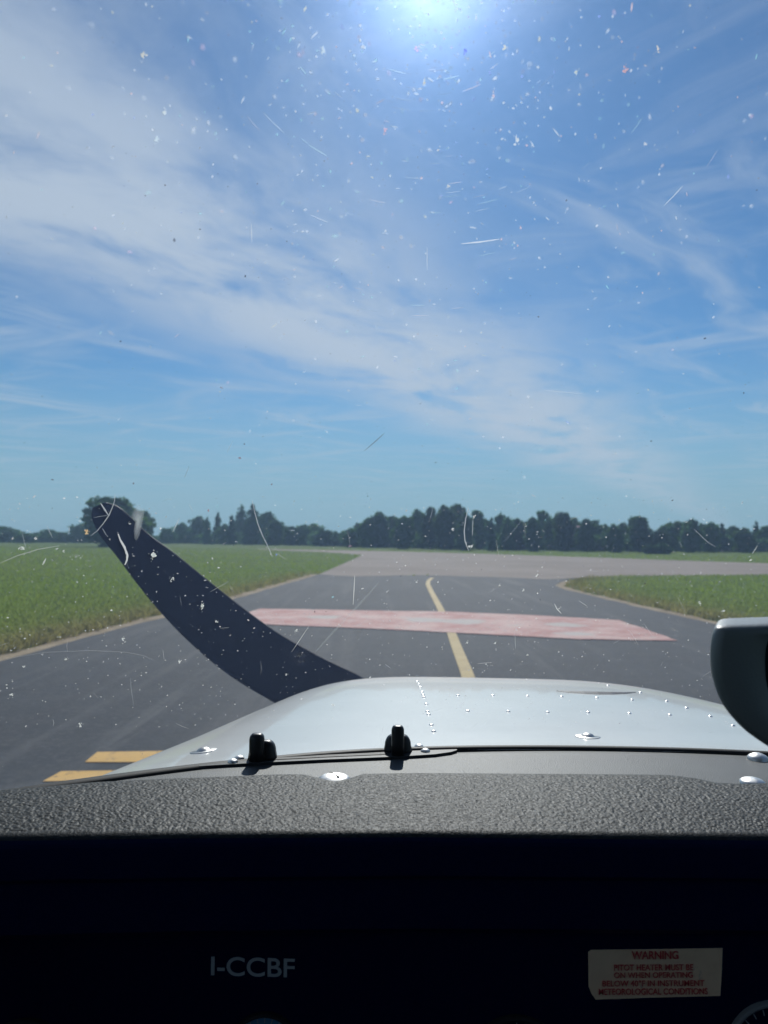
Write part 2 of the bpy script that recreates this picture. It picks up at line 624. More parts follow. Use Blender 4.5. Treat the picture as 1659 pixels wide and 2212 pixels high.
M_leaf = mat('broad leaves', m_leaf((0.056, 0.122, 0.042), (0.088, 0.165, 0.050)))
M_needle = mat('needles', m_leaf((0.038, 0.090, 0.044), (0.058, 0.120, 0.052)))
M_bark = mat('bark', lambda nb, out: prin(nb, nb.mix(nb.noise(obj_co(nb), 4, 5), (0.07, 0.055, 0.04), (0.16, 0.13, 0.10)), 0.9))
M_pale_bark = mat('pale bark', lambda nb, out: prin(nb, nb.mix(nb.noise(obj_co(nb), 3, 5), (0.30, 0.27, 0.24), (0.45, 0.42, 0.38)), 0.9))


def leaf_quads(pts, nrm, size, r):
    n = len(pts)
    a = r.normal(size=(n, 3))
    nn = nrm + 0.9 * r.normal(size=(n, 3))
    nn /= np.linalg.norm(nn, axis=1)[:, None] + 1e-9
    t = np.cross(nn, a)
    t /= np.linalg.norm(t, axis=1)[:, None] + 1e-9
    b = np.cross(nn, t)
    s = size * r.uniform(0.6, 1.4, n)[:, None]
    asp = r.uniform(0.5, 1.0, n)[:, None]
    V = np.stack([pts - t * s, pts - b * s * asp, pts + t * s, pts + b * s * asp], 1)
    return V.reshape(-1, 3), np.arange(n * 4).reshape(n, 4)


def crown_mesh(name, kind, seed):
    """A crown of unit height 1 (base at 0) and about unit width, from leaf clumps."""
    r = np.random.default_rng(seed)
    lobes = []
    if kind == 'round':
        for i in range(26):
            z = r.uniform(0.12, 0.86)
            w_ = 0.44 * math.sqrt(max(0.05, 1 - ((z - 0.46) / 0.52) ** 2))
            a = r.uniform(0, 2 * math.pi)
            rad = r.uniform(0.12, 0.22)
            q = max(0.0, w_ - rad * 0.7) * math.sqrt(r.random())
            lobes.append((q * math.cos(a), q * math.sin(a), z, rad, rad * r.uniform(0.55, 0.85)))
        lobes.append((r.uniform(-.08, .08), 0, 0.88, 0.16, 0.12))
        n, size = 2300, 0.046
    elif kind == 'bushy':
        for i in range(24):
            z = r.uniform(0.06, 0.82)
            w_ = 0.5 * (1 - 0.55 * max(0, (z - 0.3)) ** 1.2)
            a = r.uniform(0, 2 * math.pi)
            rad = r.uniform(0.13, 0.24)
            q = max(0.0, w_ - rad * 0.7) * math.sqrt(r.random())
            lobes.append((q * math.cos(a), q * math.sin(a), z, rad, rad * r.uniform(0.6, 0.95)))
        lobes.append((0, 0, 0.88, 0.13, 0.12))
        n, size = 2300, 0.048
    elif kind == 'cone':
        for i in range(40):
            z = r.uniform(0.03, 0.93)
            w_ = 0.48 * (1 - z) ** 0.8 + 0.03
            a = r.uniform(0, 2 * math.pi)
            rad = 0.07 + 0.10 * (1 - z)
            q = max(0.0, w_ - rad * 0.6) * math.sqrt(r.random())
            lobes.append((q * math.cos(a), q * math.sin(a), z, rad, rad * 0.5))
        lobes.append((0, 0, 0.95, 0.03, 0.06))
        n, size = 1600, 0.040
    else:                                   # 'column': poplar like
        for i in range(34):
            z = r.uniform(0.05, 0.92)
            w_ = 0.46 * math.sqrt(max(0.03, math.sin(math.pi * (0.12 + 0.83 * z)))) * (1.0 if z < .6 else 1.0 - (z - .6) * 1.1)
            a = r.uniform(0, 2 * math.pi)
            rad = r.uniform(0.10, 0.2)
            q = max(0.0, w_ - rad * 0.6) * math.sqrt(r.random())
            lobes.append((q * math.cos(a), q * math.sin(a), z, rad, rad * 0.5))
        lobes.append((0, 0, 0.94, 0.06, 0.07))
        n, size = 1600, 0.046
    for z in np.arange(0.08, 0.90, 0.075):
        if kind == 'cone':
            w_ = 0.42 * (1 - z) ** 0.8 + 0.02
        elif kind == 'column':
            w_ = 0.36 * math.sqrt(math.sin(math.pi * (0.12 + 0.83 * z))) * (1.0 if z < .6 else 1.0 - (z - .6) * 1.3)
        else:
            w_ = 0.38 * math.sqrt(max(0.05, 1 - ((z - 0.42) / 0.55) ** 2))
        lobes.append((r.uniform(-.03, .03), r.uniform(-.03, .03), float(z), w_ * 0.85, 0.11))
    L = np.array(lobes)
    wts = L[:, 3] ** 1.6
    idx = r.choice(len(L), n, p=wts / wts.sum())
    d = r.normal(size=(n, 3))
    d /= np.linalg.norm(d, axis=1)[:, None]
    rr = r.uniform(0.45, 1.08, n) ** 0.6
    P = np.stack([L[idx, 0] + d[:, 0] * L[idx, 3] * rr, L[idx, 1] + d[:, 1] * L[idx, 3] * rr, L[idx, 2] + d[:, 2] * L[idx, 4] * rr], 1)
    P[:, 2] = np.clip(P[:, 2], 0.01, None)
    V, F = leaf_quads(P, d, size, r)
    # inner masses that close the crown's heart
    cv, cf = [], []
    off = len(V)
    for (x, y, z, ra, rb) in L[::2]:
        m_, k_ = 5, 7
        base = off + len(cv)
        for i in range(m_ + 1):
            th = math.pi * i / m_
            for j in range(k_):
                ph = 2 * math.pi * j / k_
                s = 0.72 * r.uniform(0.8, 1.1)
                cv.append((x + ra * s * math.sin(th) * math.cos(ph), y + ra * s * math.sin(th) * math.sin(ph), max(0.01, z + rb * s * math.cos(th))))
        for i in range(m_):
            for j in range(k_):
                cf.append((base + i * k_ + j, base + i * k_ + (j + 1) % k_, base + (i + 1) * k_ + (j + 1) % k_, base + (i + 1) * k_ + j))
    V = np.vstack([V, np.array(cv)])
    F = np.vstack([F, np.array(cf)])
    me = bpy.data.meshes.new(name)
    me.vertices.add(len(V))
    me.vertices.foreach_set('co', V.astype(np.float32).ravel())
    me.loops.add(F.size)
    me.loops.foreach_set('vertex_index', F.astype(np.int32).ravel())
    me.polygons.add(len(F))
    me.polygons.foreach_set('loop_start', np.arange(0, F.size, 4, dtype=np.int32))
    me.polygons.foreach_set('loop_total', np.full(len(F), 4, dtype=np.int32))
    me.update(calc_edges=True)
    me.materials.append(M_needle if kind == 'cone' else M_leaf)
    return me


def trunk_mesh(seed, material):
    """Tapered trunk with limbs, unit height."""
    r = random.Random(seed)
    V, F = [], []

    def limb(a, b, r0, r1, k=7):
        a, b = Vector(a), Vector(b)
        z = (b - a).normalized()
        x = z.orthogonal().normalized()
        y = z.cross(x)
        base = len(V)
        for (p, rad) in ((a, r0), (a.lerp(b, .5) + x * r.uniform(-.015, .015), (r0 + r1) / 2), (b, r1)):
            for j in range(k):
                t = 2 * math.pi * j / k
                V.append(tuple(p + (x * math.cos(t) + y * math.sin(t)) * rad))
        for s in range(2):
            for j in range(k):
                F.append((base + s * k + j, base + s * k + (j + 1) % k, base + (s + 1) * k + (j + 1) % k, base + (s + 1) * k + j))
    limb((0, 0, -0.01), (r.uniform(-.02, .02), 0, 0.5), 0.035, 0.022)
    limb((0, 0, 0.5), (r.uniform(-.05, .05), r.uniform(-.05, .05), 0.9), 0.022, 0.006)
    for i in range(6):
        z = r.uniform(0.2, 0.65)
        a = r.uniform(0, 6.28)
        l = r.uniform(0.15, 0.3)
        limb((0, 0, z), (l * math.cos(a), l * math.sin(a), z + r.uniform(.1, .22)), 0.014, 0.004, 5)
    me = bpy.data.meshes.new('trunk')
    me.from_pydata(V, [], F)
    me.update()
    me.materials.append(material)
    return me


CROWNS = {k: [crown_mesh('crown', k, 100 + 17 * i + len(k)) for i in range(4)] for k in ('round', 'bushy', 'cone', 'column')}
TRUNKS = [trunk_mesh(i, M_bark) for i in range(3)]
PALE = trunk_mesh(9, M_pale_bark)
NAMES = {'round': 'broadleaf_tree', 'bushy': 'bushy_tree', 'cone': 'conifer_tree', 'column': 'slender_tree'}

#  px, top py, width px, base py, kind, label
FAR_ROW = 'low far trees along the left edge of the airfield'
MID_ROW = 'trees in the wood beyond the left meadow'
CEN_ROW = 'trees in the wood straight beyond the runway'
RGT_ROW = 'trees in the wood beyond the runway on the right'
TREES = [
    (6, 1136, 52, 1172, 'round', 'rounded dark tree at the very left end of the far low tree row', FAR_ROW),
    (32, 1144, 34, 1172, 'bushy', 'second low tree from the left end of the far row, sloping down from the first', FAR_ROW),
    (56, 1151, 36, 1172, 'bushy', 'third low tree from the left end of the far row, flat topped', FAR_ROW),
    (80, 1150, 36, 1172, 'round', 'fourth low tree from the left end of the far row, evenly rounded', FAR_ROW),
    (107, 1143, 36, 1172, 'round', 'slightly taller hump in the middle of the far low tree row', FAR_ROW),
    (131, 1149, 34, 1172, 'bushy', 'low tree just right of the taller hump in the far row', FAR_ROW),
    (152, 1152, 32, 1172, 'bushy', 'lowest tree of the far row, left of the bush by the propeller tip', FAR_ROW),
    (182, 1130, 52, 1172, 'round', 'broad bushy tree directly left of the propeller tip', FAR_ROW),
    (247, 1071, 104, 1182, 'round', 'tallest tree on the left, big round crown rising behind the propeller tip', 'tall trees by the propeller tip'),
    (285, 1096, 62, 1181, 'round', 'shorter right shoulder of the big round tree behind the propeller tip', 'tall trees by the propeller tip'),
    (314, 1103, 30, 1174, 'column', 'slim upright tree standing alone just right of the propeller tip', 'tall trees by the propeller tip'),
    (338, 1158, 34, 1174, 'bushy', 'very low bushy tree in the gap right of the slim upright tree', MID_ROW),
    (362, 1140, 30, 1174, 'round', 'small round tree, left one of a separate pair in the gap', MID_ROW),
    (392, 1128, 32, 1174, 'round', 'taller round tree, right one of a separate pair in the gap', MID_ROW),
    (428, 1114, 36, 1175, 'round', 'round tree at the left end of the mixed spiky clump', MID_ROW),
    (447, 1116, 18, 1175, 'cone', 'small pointed conifer between a round tree and a slim spire', MID_ROW),
    (469, 1105, 22, 1176, 'cone', 'slim pointed spire conifer standing out left of the double peak', MID_ROW),
    (485, 1131, 30, 1176, 'bushy', 'low tree filling the dip right of the slim spire', MID_ROW),
    (500, 1111, 22, 1176, 'cone', 'small spiky conifer at the left foot of the double peak', MID_ROW),
    (521, 1091, 38, 1176, 'cone', 'tall conifer, left point of the double peak', MID_ROW),
    (544, 1087, 38, 1176, 'cone', 'tallest conifer, right point of the double peak', MID_ROW),
    (560, 1112, 36, 1176, 'round', 'dark tree filling the slope right of the double peak', MID_ROW),
    (578, 1104, 42, 1177, 'round', 'rounded tree like a shoulder right of the double peak', MID_ROW),
    (595, 1120, 30, 1177, 'bushy', 'smaller tree at the right foot of the rounded shoulder', MID_ROW),
    (612, 1135, 32, 1178, 'bushy', 'first low tree of the row running down from the double peak', MID_ROW),
    (630, 1136, 30, 1178, 'bushy', 'second low tree of the row running down from the double peak', MID_ROW),
    (655, 1132, 36, 1178, 'round', 'left one of two equal round humps in the low row', MID_ROW),
    (678, 1131, 38, 1179, 'round', 'right one of two equal round humps in the low row', MID_ROW),
    (697, 1143, 32, 1179, 'bushy', 'low tree sloping down into the lowest gap of the skyline', MID_ROW),
    (716, 1151, 36, 1180, 'bushy', 'left of the two lowest trees in the skyline gap', MID_ROW),
    (738, 1151, 36, 1180, 'bushy', 'right of the two lowest trees in the skyline gap', MID_ROW),
    (760, 1140, 36, 1181, 'round', 'first tree of the slope rising to the central wood', CEN_ROW),
    (776, 1128, 34, 1182, 'round', 'second tree of the slope rising to the central wood', CEN_ROW),
    (796, 1117, 38, 1182, 'round', 'third tree of the slope rising to the central wood', CEN_ROW),
    (820, 1104, 40, 1183, 'round', 'tall leafy tree at the left top of the central wood', CEN_ROW),
    (846, 1112, 38, 1184, 'bushy', 'left tree of the shallow dip in the central wood', CEN_ROW),
    (871, 1113, 38, 1184, 'bushy', 'right tree of the shallow dip in the central wood', CEN_ROW),
    (902, 1098, 38, 1185, 'round', 'left one of two matching round tops before the highest central tree', CEN_ROW),
    (929, 1094, 32, 1186, 'column', 'tree with a pale bare trunk showing under its crown', CEN_ROW),
    (960, 1091, 42, 1186, 'round', 'broad tree merging with the highest tree of the central wood', CEN_ROW),
    (986, 1086, 38, 1187, 'column', 'highest tree of the central wood with a peaked top', CEN_ROW),
    (1005, 1106, 30, 1187, 'bushy', 'shorter tree in the notch right of the highest central tree', CEN_ROW),
    (1030, 1101, 36, 1187, 'column', 'peaked tree just right of the notch in the central wood', CEN_ROW),
    (1045, 1118, 30, 1187, 'bushy', 'tree on the falling right slope of the peaked tree', CEN_ROW),
    (1062, 1116, 22, 1188, 'cone', 'small pointed tree in the saddle of the central wood', CEN_ROW),
    (1081, 1108, 28, 1188, 'column', 'narrow square topped tree right of the saddle', CEN_ROW),
    (1097, 1114, 26, 1188, 'bushy', 'tree leaning on the right of the narrow square topped one', CEN_ROW),
    (1117, 1120, 36, 1188, 'round', 'low round tree before the left twin peak on the right', RGT_ROW),
    (1136, 1124, 32, 1188, 'bushy', 'lower of the trees left of the twin peaks on the right', RGT_ROW),
    (1152, 1115, 32, 1189, 'round', 'tree on the rising slope of the left twin peak', RGT_ROW),
    (1174, 1102, 38, 1189, 'column', 'left one of the twin peaks in the right hand wood', RGT_ROW),
    (1198, 1116, 34, 1189, 'bushy', 'tree in the dip between the twin peaks', RGT_ROW),
    (1219, 1104, 38, 1189, 'round', 'right one of the twin peaks in the right hand wood', RGT_ROW),
    (1240, 1117, 34, 1190, 'bushy', 'tree on the slope right of the twin peaks', RGT_ROW),
    (1266, 1119, 34, 1190, 'round', 'left one of two even crowns after the twin peaks', RGT_ROW),
    (1286, 1123, 32, 1190, 'column', 'right one of two even crowns after the twin peaks', RGT_ROW),
    (1308, 1131, 32, 1191, 'bushy', 'left of three low trees before the lone dark peak', RGT_ROW),
    (1325, 1131, 30, 1191, 'bushy', 'middle of three low trees before the lone dark peak', RGT_ROW),
    (1345, 1128, 34, 1191, 'round', 'right of three low trees before the lone dark peak', RGT_ROW),
    (1364, 1115, 28, 1191, 'cone', 'pointed conifer on the left shoulder of the lone dark peak', RGT_ROW),
    (1381, 1113, 46, 1192, 'column', 'large dark tree of the lone peak before the sky notch', RGT_ROW),
    (1408, 1151, 34, 1192, 'bushy', 'lowest tree, at the bottom of the sky notch', RGT_ROW),
    (1427, 1141, 32, 1192, 'bushy', 'tree on the slope right of the sky notch', RGT_ROW),
    (1447, 1128, 36, 1192, 'round', 'first full crown right of the sky notch', RGT_ROW),
    (1467, 1124, 34, 1192, 'bushy', 'second crown right of the sky notch', RGT_ROW),
    (1494, 1119, 40, 1192, 'round', 'highest crown right of the sky notch', RGT_ROW),
    (1516, 1129, 34, 1192, 'bushy', 'crown on the right flank of the highest crown past the notch', RGT_ROW),
    (1537, 1128, 34, 1192, 'round', 'round crown left of the short pointed tree above the compass', RGT_ROW),
    (1560, 1129, 26, 1192, 'cone', 'short pointed tree standing above the compass', RGT_ROW),
    (1584, 1135, 34, 1192, 'bushy', 'left of two low crowns between the pointed trees above the compass', RGT_ROW),
    (1608, 1138, 34, 1192, 'bushy', 'right of two low crowns between the pointed trees above the compass', RGT_ROW),
    (1634, 1125, 22, 1192, 'cone', 'thin spire like conifer near the right edge above the compass', RGT_ROW),
    (1656, 1134, 38, 1192, 'round', 'round tree at the right edge of the view', RGT_ROW),
]


def plant(px, top, wpx, base, kind, label, group, i):
    g = G(px, base)
    dist = min(g.y, 330.0)
    # a little spread in depth so that the wood is not a wall
    dist *= 1.0 + 0.10 * math.sin(i * 2.4)
    d = ray(px, base)
    x = d.x / d.y * dist
    dt = ray(px, top)
    h = EYE.z + dt.z / dt.y * dist
    wd = wpx / 1661.0 * dist * 1.7
    t = empty(NAMES[kind], (x, dist, 0))
    t.rotation_euler.z = (i * 1.7) % 6.28
    tag(t, label, 'tree', group)
    c = bpy.data.objects.new('crown', CROWNS[kind][i % 4])
    C.objects.link(c)
    c.parent = t
    low = 0.0 if kind != 'column' else 0.06
    c.location = (0, 0, h * low)
    c.scale = (wd, wd, h * (1 - low) * 1.0)
    k = bpy.data.objects.new('trunk', PALE if 'pale' in label else TRUNKS[i % 3])
    C.objects.link(k)
    k.parent = t
    k.scale = (max(wd, h * .5) * .9, max(wd, h * .5) * .9, h)
    return t


for i, a in enumerate(TREES):
    plant(*a, i)

# bushes under the trees read as one dark mass
def undergrowth():
    Vs, Fs, off = [], [], 0
    r = np.random.default_rng(5)
    for k in range(150):
        px = -40 + 1740 * (k + r.uniform(-.4, .4)) / 150
        base = np.interp(px, [-40, 330, 560, 780, 1000, 1300, 1700], [1171.5, 1173.5, 1176, 1181.5, 1186.5, 1190.5, 1192])
        g = G(px, base)
        dist = min(g.y, 330) * r.uniform(0.97, 1.03)
        d = ray(px, base)
        x = d.x / d.y * dist
        h = r.uniform(2.0, 3.4) * min(1.4, dist / 150)
        wd = r.uniform(3.0, 5.5) * min(1.6, dist / 150)
        me = CROWNS['bushy'][k % 4]
        co = np.zeros(len(me.vertices) * 3, np.float32)
        me.vertices.foreach_get('co', co)
        co = co.reshape(-1, 3)
        q = rng.choice(1600, 260, replace=False)
        sel = (q[:, None] * 4 + np.arange(4)).ravel()
        v = co[sel] * np.array([wd, wd, h]) * 1.0
        cen = v.reshape(-1, 4, 3).mean(1, keepdims=True)
        v = ((v.reshape(-1, 4, 3) - cen) * 2.0 + cen).reshape(-1, 3)
        v[:, 2] = np.maximum(v[:, 2], 0.0)
        Vs.append(v + np.array([x, dist, 0]))
        Fs.append(np.arange(len(v)).reshape(-1, 4) + off)
        off += len(v)
    o = big_mesh('undergrowth', np.vstack(Vs), np.vstack(Fs), M_leaf)
    tag(o, 'dark tangled undergrowth along the foot of the wood', 'undergrowth', kind='stuff')


undergrowth()
g = G(1418, 1197.5)
b = empty('bush', (g.x, g.y, 0))
tag(b, 'low dark lone bush on the grass in front of the wood', 'bush')
for (dx, s, i) in ((-0.9, 1.0, 0), (0.9, 1.25, 2)):
    c = bpy.data.objects.new('foliage', CROWNS['bushy'][i])
    C.objects.link(c)
    c.parent = b
    c.location = (dx, 0, 0)
    c.scale = (2.6 * s, 2.0, 1.25 * s)

# ------------------------------------------------------------------ summer haze
def m_haze(nb, out):
    v = nb.n('ShaderNodeVolumePrincipled')
    nb.put(v.inputs['Color'], (0.58, 0.86, 1.0))
    v.inputs['Density'].default_value = 0.0006
    v.inputs['Anisotropy'].default_value = 0.0
    nb.t.links.new(v.outputs[0], out.inputs[1])


bmh = bmesh.new()
bmesh.ops.create_cube(bmh, size=1)
bmh.transform(Matrix.Translation((0, 0, 9.0)) @ Matrix.Diagonal((2 * S + 20, 2 * S + 20, 20.0, 1)))
hz_o = from_bm('haze', bmh, mat('pale haze', m_haze))
tag(hz_o, kind='stuff')

# ------------------------------------------------------------------ aircraft surfaces
AX = 0.25          # centre line of the aircraft, seen from the left seat


def tilt(x):
    return -0.013 * (x - AX)


CW_Y, CW_W = [0.5, 0.95, 1.2, 1.5, 1.75, 2.0], [0.77, 0.69, 0.625, 0.56, 0.515, 0.47]


def cowl_c(y):
    return -0.2546 - 0.063 * (y - 0.95) - (0.068 * (y - 1.15) ** 4 if y > 1.15 else 0.0)


def cowl_z(x, y):
    zc = cowl_c(y)
    ww = np.interp(y, CW_Y, CW_W)
    s = min(0.99995, abs(x - AX) / ww)
    n = 4.2
    return EYE.z + zc - 0.26 * (1 - (1 - s ** n) ** (1 / n)) + tilt(x)


def base_y(x):
    return 0.957 - 0.44 * abs(0.30 - x) ** 2.1


def deck_z(x, y):
    return EYE.z - 0.2556 + tilt(x) - 0.02 * max(0, abs(x - AX) - 0.42)


def hit(f, px, py, t0=0.3, t1=2.4):
    """Point where the sight line meets a surface z = f(x, y)."""
    d = ray(px, py)
    d = d / d.y
    lo = None
    n = 400
    for i in range(n + 1):
        y = t0 + (t1 - t0) * i / n
        p = EYE + d * y
        if p.z < f(p.x, p.y):
            a, b_ = t0 + (t1 - t0) * (i - 1) / n, y
            for _ in range(30):
                m_ = (a + b_) / 2
                q = EYE + d * m_
                if q.z < f(q.x, q.y):
                    b_ = m_
                else:
                    a = m_
            return EYE + d * b_
    return None


def normal_of(f, p, e=0.004):
    dx = (f(p.x + e, p.y) - f(p.x - e, p.y)) / (2 * e)
    dy = (f(p.x, p.y + e) - f(p.x, p.y - e)) / (2 * e)
    return Vector((-dx, -dy, 1)).normalized()


def pane_y(x, z):
    """Inner face of the windshield, y as a function of x and z (z from the eye)."""
    t = (z + 0.255) / 0.76
    return base_y(x) + 0.012 - 0.80 * (z + 0.255) + 0.055 * math.sin(math.pi * min(max(t, 0), 1))


def pane_hit(px, py):
    d = ray(px, py)
    d = d / d.y
    a, b_ = 0.05, 1.4
    for _ in range(40):
        m_ = (a + b_) / 2
        if m_ > pane_y(d.x * m_, d.z * m_):
            b_ = m_
        else:
            a = m_
    return EYE + d * b_


def pane_normal(x, z, e=0.01):
    """Pointing out of the cabin."""
    dx = (pane_y(x + e, z) - pane_y(x - e, z)) / (2 * e)
    dz = (pane_y(x, z + e) - pane_y(x, z - e)) / (2 * e)
    return Vector((-dx, 1, -dz)).normalized()


# ------------------------------------------------------------------ aircraft materials
def m_white(nb, out):
    co = obj_co(nb)
    n = nb.noise(co, 9, 5, 0.6)
    col = nb.mix(nb.step(n, 0.35, 0.7), (0.60, 0.595, 0.565), (0.65, 0.645, 0.615))
    dust = nb.step(nb.noise(co, 90, 4, 0.7), 0.62, 0.75)
    col = nb.mix(nb.m('MULTIPLY', dust, 0.25), col, (0.40, 0.38, 0.34))
    return prin(nb, col, 0.32, bump=nb.noise(co, 5, 2), bstr=0.04, bdist=0.01, coat=0.5, crough=0.05)


def m_pad(nb, out):
    co = obj_co(nb)
    n1 = nb.noise(co, 190, 3, 0.6, 0.6)
    n2 = nb.noise(co, 480, 2, 0.6)
    hgt = n2
    col = nb.mix(nb.step(n1, 0.35, 0.65), (0.0060, 0.0085, 0.0098), (0.0145, 0.0190, 0.0208))
    return prin(nb, col, nb.step(n2, 0.3, 0.7, 0.5, 0.68), bump=hgt, bstr=0.5, bdist=0.001, spec=0.2)


def m_deck(nb, out):
    co = obj_co(nb)
    n1 = nb.noise(co, 700, 2, 0.6)
    n0 = nb.noise(co, 14, 4, 0.6)
    col = nb.mix(nb.step(n0, 0.35, 0.65), (0.018, 0.024, 0.029), (0.027, 0.034, 0.040))
    return prin(nb, col, 0.55, bump=n1, bstr=0.5, bdist=0.001, spec=0.45)


M_white = mat('white aircraft paint', m_white)
M_pad = mat('crinkled black vinyl', m_pad)
M_deck = mat('grey deck paint', m_deck)
M_blackpaint = mat('matte black paint', lambda nb, out: prin(nb, nb.mix(nb.noise(obj_co(nb), 30, 4), (0.010, 0.010, 0.012), (0.016, 0.016, 0.018)), 0.6, spec=0.3))
M_rubber = mat('black rubber', lambda nb, out: prin(nb, (0.012, 0.012, 0.013), 0.38, spec=0.5, bump=nb.noise(obj_co(nb), 300, 2), bstr=0.1, bdist=0.001))
M_seal = mat('black seal', lambda nb, out: prin(nb, (0.010, 0.010, 0.011), 0.6, spec=0.3))
M_blade = mat('black blade paint', lambda nb, out: prin(nb, nb.mix(nb.noise(obj_co(nb), 60, 4, 0.7), (0.007, 0.007, 0.009), (0.016, 0.016, 0.019)), 0.55, spec=0.3))
M_steel = mat('dull steel', lambda nb, out: prin(nb, (0.62, 0.61, 0.59), nb.step(nb.noise(obj_co(nb), 200, 3), 0.3, 0.7, 0.36, 0.52), metal=1.0))
M_fast = mat('tarnished fastener', lambda nb, out: prin(nb, (0.40, 0.40, 0.39), 0.4, metal=1.0))
M_rivet = mat('worn rivet heads', lambda nb, out: prin(nb, (0.75, 0.75, 0.74), 0.38, metal=0.9))
M_alu = mat('dark anodised plate', lambda nb, out: prin(nb, (0.028, 0.030, 0.034), 0.5, spec=0.25, bump=nb.noise(obj_co(nb), 300, 3), bstr=0.1, bdist=0.001))
M_cabin = mat('dark cabin lining', lambda nb, out: prin(nb, nb.mix(nb.noise(obj_co(nb), 40, 4), (0.03, 0.03, 0.034), (0.045, 0.045, 0.05)), 0.9, spec=0.2))
M_panel = mat('black panel paint', lambda nb, out: prin(nb, nb.mix(nb.noise(obj_co(nb), 250, 3), (0.001, 0.004, 0.030), (0.002, 0.006, 0.042)), 0.55, spec=0.06, bump=nb.noise(obj_co(nb), 500, 2), bstr=0.2, bdist=0.0006))
M_comp = mat('grey compass plastic', lambda nb, out: prin(nb, nb.mix(nb.noise(obj_co(nb), 14, 4, .6), (0.150, 0.185, 0.205), (0.215, 0.215, 0.200)), 0.42, spec=0.5, bump=nb.noise(obj_co(nb), 500, 2), bstr=0.25, bdist=0.0008))
M_face = mat('compass glass', lambda nb, out: prin(nb, (0.012, 0.020, 0.030), 0.15, spec=0.4))
M_letter = mat('pale lettering', lambda nb, out: prin(nb, (0.42, 0.45, 0.44), 0.6))
M_dial = mat('blue grey dial', lambda nb, out: prin(nb, (0.08, 0.26, 0.42), 0.5))


def m_plac(nb, out):
    co = obj_co(nb)
    n = nb.noise(co, 60, 6, 0.7)
    col = nb.mix(nb.step(n, 0.35, 0.7), (1.0, 0.70, 0.43), (0.9, 0.61, 0.37))
    col = nb.mix(nb.m('MULTIPLY', nb.step(nb.noise(co, 25, 5, .7), 0.58, 0.68), 0.7), col, (0.20, 0.18, 0.16))
    return prin(nb, col, 0.6)


M_plac = mat('aged cream sticker', m_plac)
M_redtxt = mat('red print', lambda nb, out: prin(nb, nb.mix(nb.step(nb.noise(obj_co(nb), 400, 3), .4, .7), (0.62, 0.05, 0.05), (0.60, 0.20, 0.15)), 0.6))


# windshield: clear acrylic full of fine scratches that scatter the low sun forward
def m_pane(nb, out):
    tr = nb.n('ShaderNodeBsdfTransparent')
    nb.put(tr.inputs[0], (0.955, 0.975, 0.985))
    gl = nb.n('ShaderNodeBsdfGlossy')
    gl.inputs['Roughness'].default_value = 0.03
    fr = nb.n('ShaderNodeFresnel')
    fr.inputs[0].default_value = 1.25
    mx = nb.n('ShaderNodeMixShader')
    nb.put(mx.inputs[0], nb.m('MULTIPLY', fr.outputs[0], 0.5))
    nb.t.links.new(tr.outputs[0], mx.inputs[1])
    nb.t.links.new(gl.outputs[0], mx.inputs[2])
    vs = nb.n('ShaderNodeVolumeScatter')
    nb.put(vs.inputs['Color'], (0.30, 0.48, 1.0))
    vs.inputs['Density'].default_value = 8.6
    vs.inputs['Anisotropy'].default_value = 0.5
    v2 = nb.n('ShaderNodeVolumeScatter')
    nb.put(v2.inputs['Color'], (0.9, 0.94, 1.0))
    v2.inputs['Density'].default_value = 1.6
    v2.inputs['Anisotropy'].default_value = 0.93
    ad = nb.n('ShaderNodeAddShader')
    nb.t.links.new(vs.outputs[0], ad.inputs[0])
    nb.t.links.new(v2.outputs[0], ad.inputs[1])
    nb.t.links.new(ad.outputs[0], out.inputs[1])
    return mx.outputs[0]


M_pane = mat('scratched acrylic', m_pane)


def m_speck(nb, out):
    a = nb.n('ShaderNodeVertexColor')
    a.layer_name = 'tint'
    d = nb.n('ShaderNodeBsdfDiffuse')
    nb.put(d.inputs[0], a.outputs[0])
    t = nb.n('ShaderNodeBsdfTranslucent')
    nb.put(t.inputs[0], a.outputs[0])
    mx = nb.n('ShaderNodeMixShader')
    mx.inputs[0].default_value = 0.75
    nb.t.links.new(d.outputs[0], mx.inputs[1])
    nb.t.links.new(t.outputs[0], mx.inputs[2])
    tr = nb.n('ShaderNodeBsdfTransparent')
    m2 = nb.n('ShaderNodeMixShader')
    nb.put(m2.inputs[0], a.outputs[1])
    nb.t.links.new(tr.outputs[0], m2.inputs[1])
    nb.t.links.new(mx.outputs[0], m2.inputs[2])
    return m2.outputs[0]


M_speck = mat('dried dirt and painted glints', m_speck)  # shared by real dirt, scratches and the painted sun sparkle

# ------------------------------------------------------------------ aircraft
plane = empty('light_aircraft', (AX, 0.9, 0.0))
tag(plane, 'white light aircraft seen from its left seat, with black propeller and dark cockpit', 'aircraft')


def grid_obj(name, xs, ys_of, f, material, parent, thick=0.0, smooth=True, ny=30):
    """Surface z = f(x, y) over xs and the y range given for each x; thick adds a lower skin."""
    V, F = [], []
    nx = len(xs)
    for x in xs:
        y0, y1 = ys_of(x)
        for j in range(ny + 1):
            y = y0 + (y1 - y0) * j / ny
            V.append((x, y, f(x, y)))
    for i in range(nx - 1):
        for j in range(ny):
            a = i * (ny + 1) + j
            F.append((a, a + ny + 1, a + ny + 2, a + 1))
    o = pydata(name, V, F, material, parent, smooth)
    if thick:
        md = o.modifiers.new('solid', 'SOLIDIFY')
        md.thickness = thick
        md.offset = -1
    return o


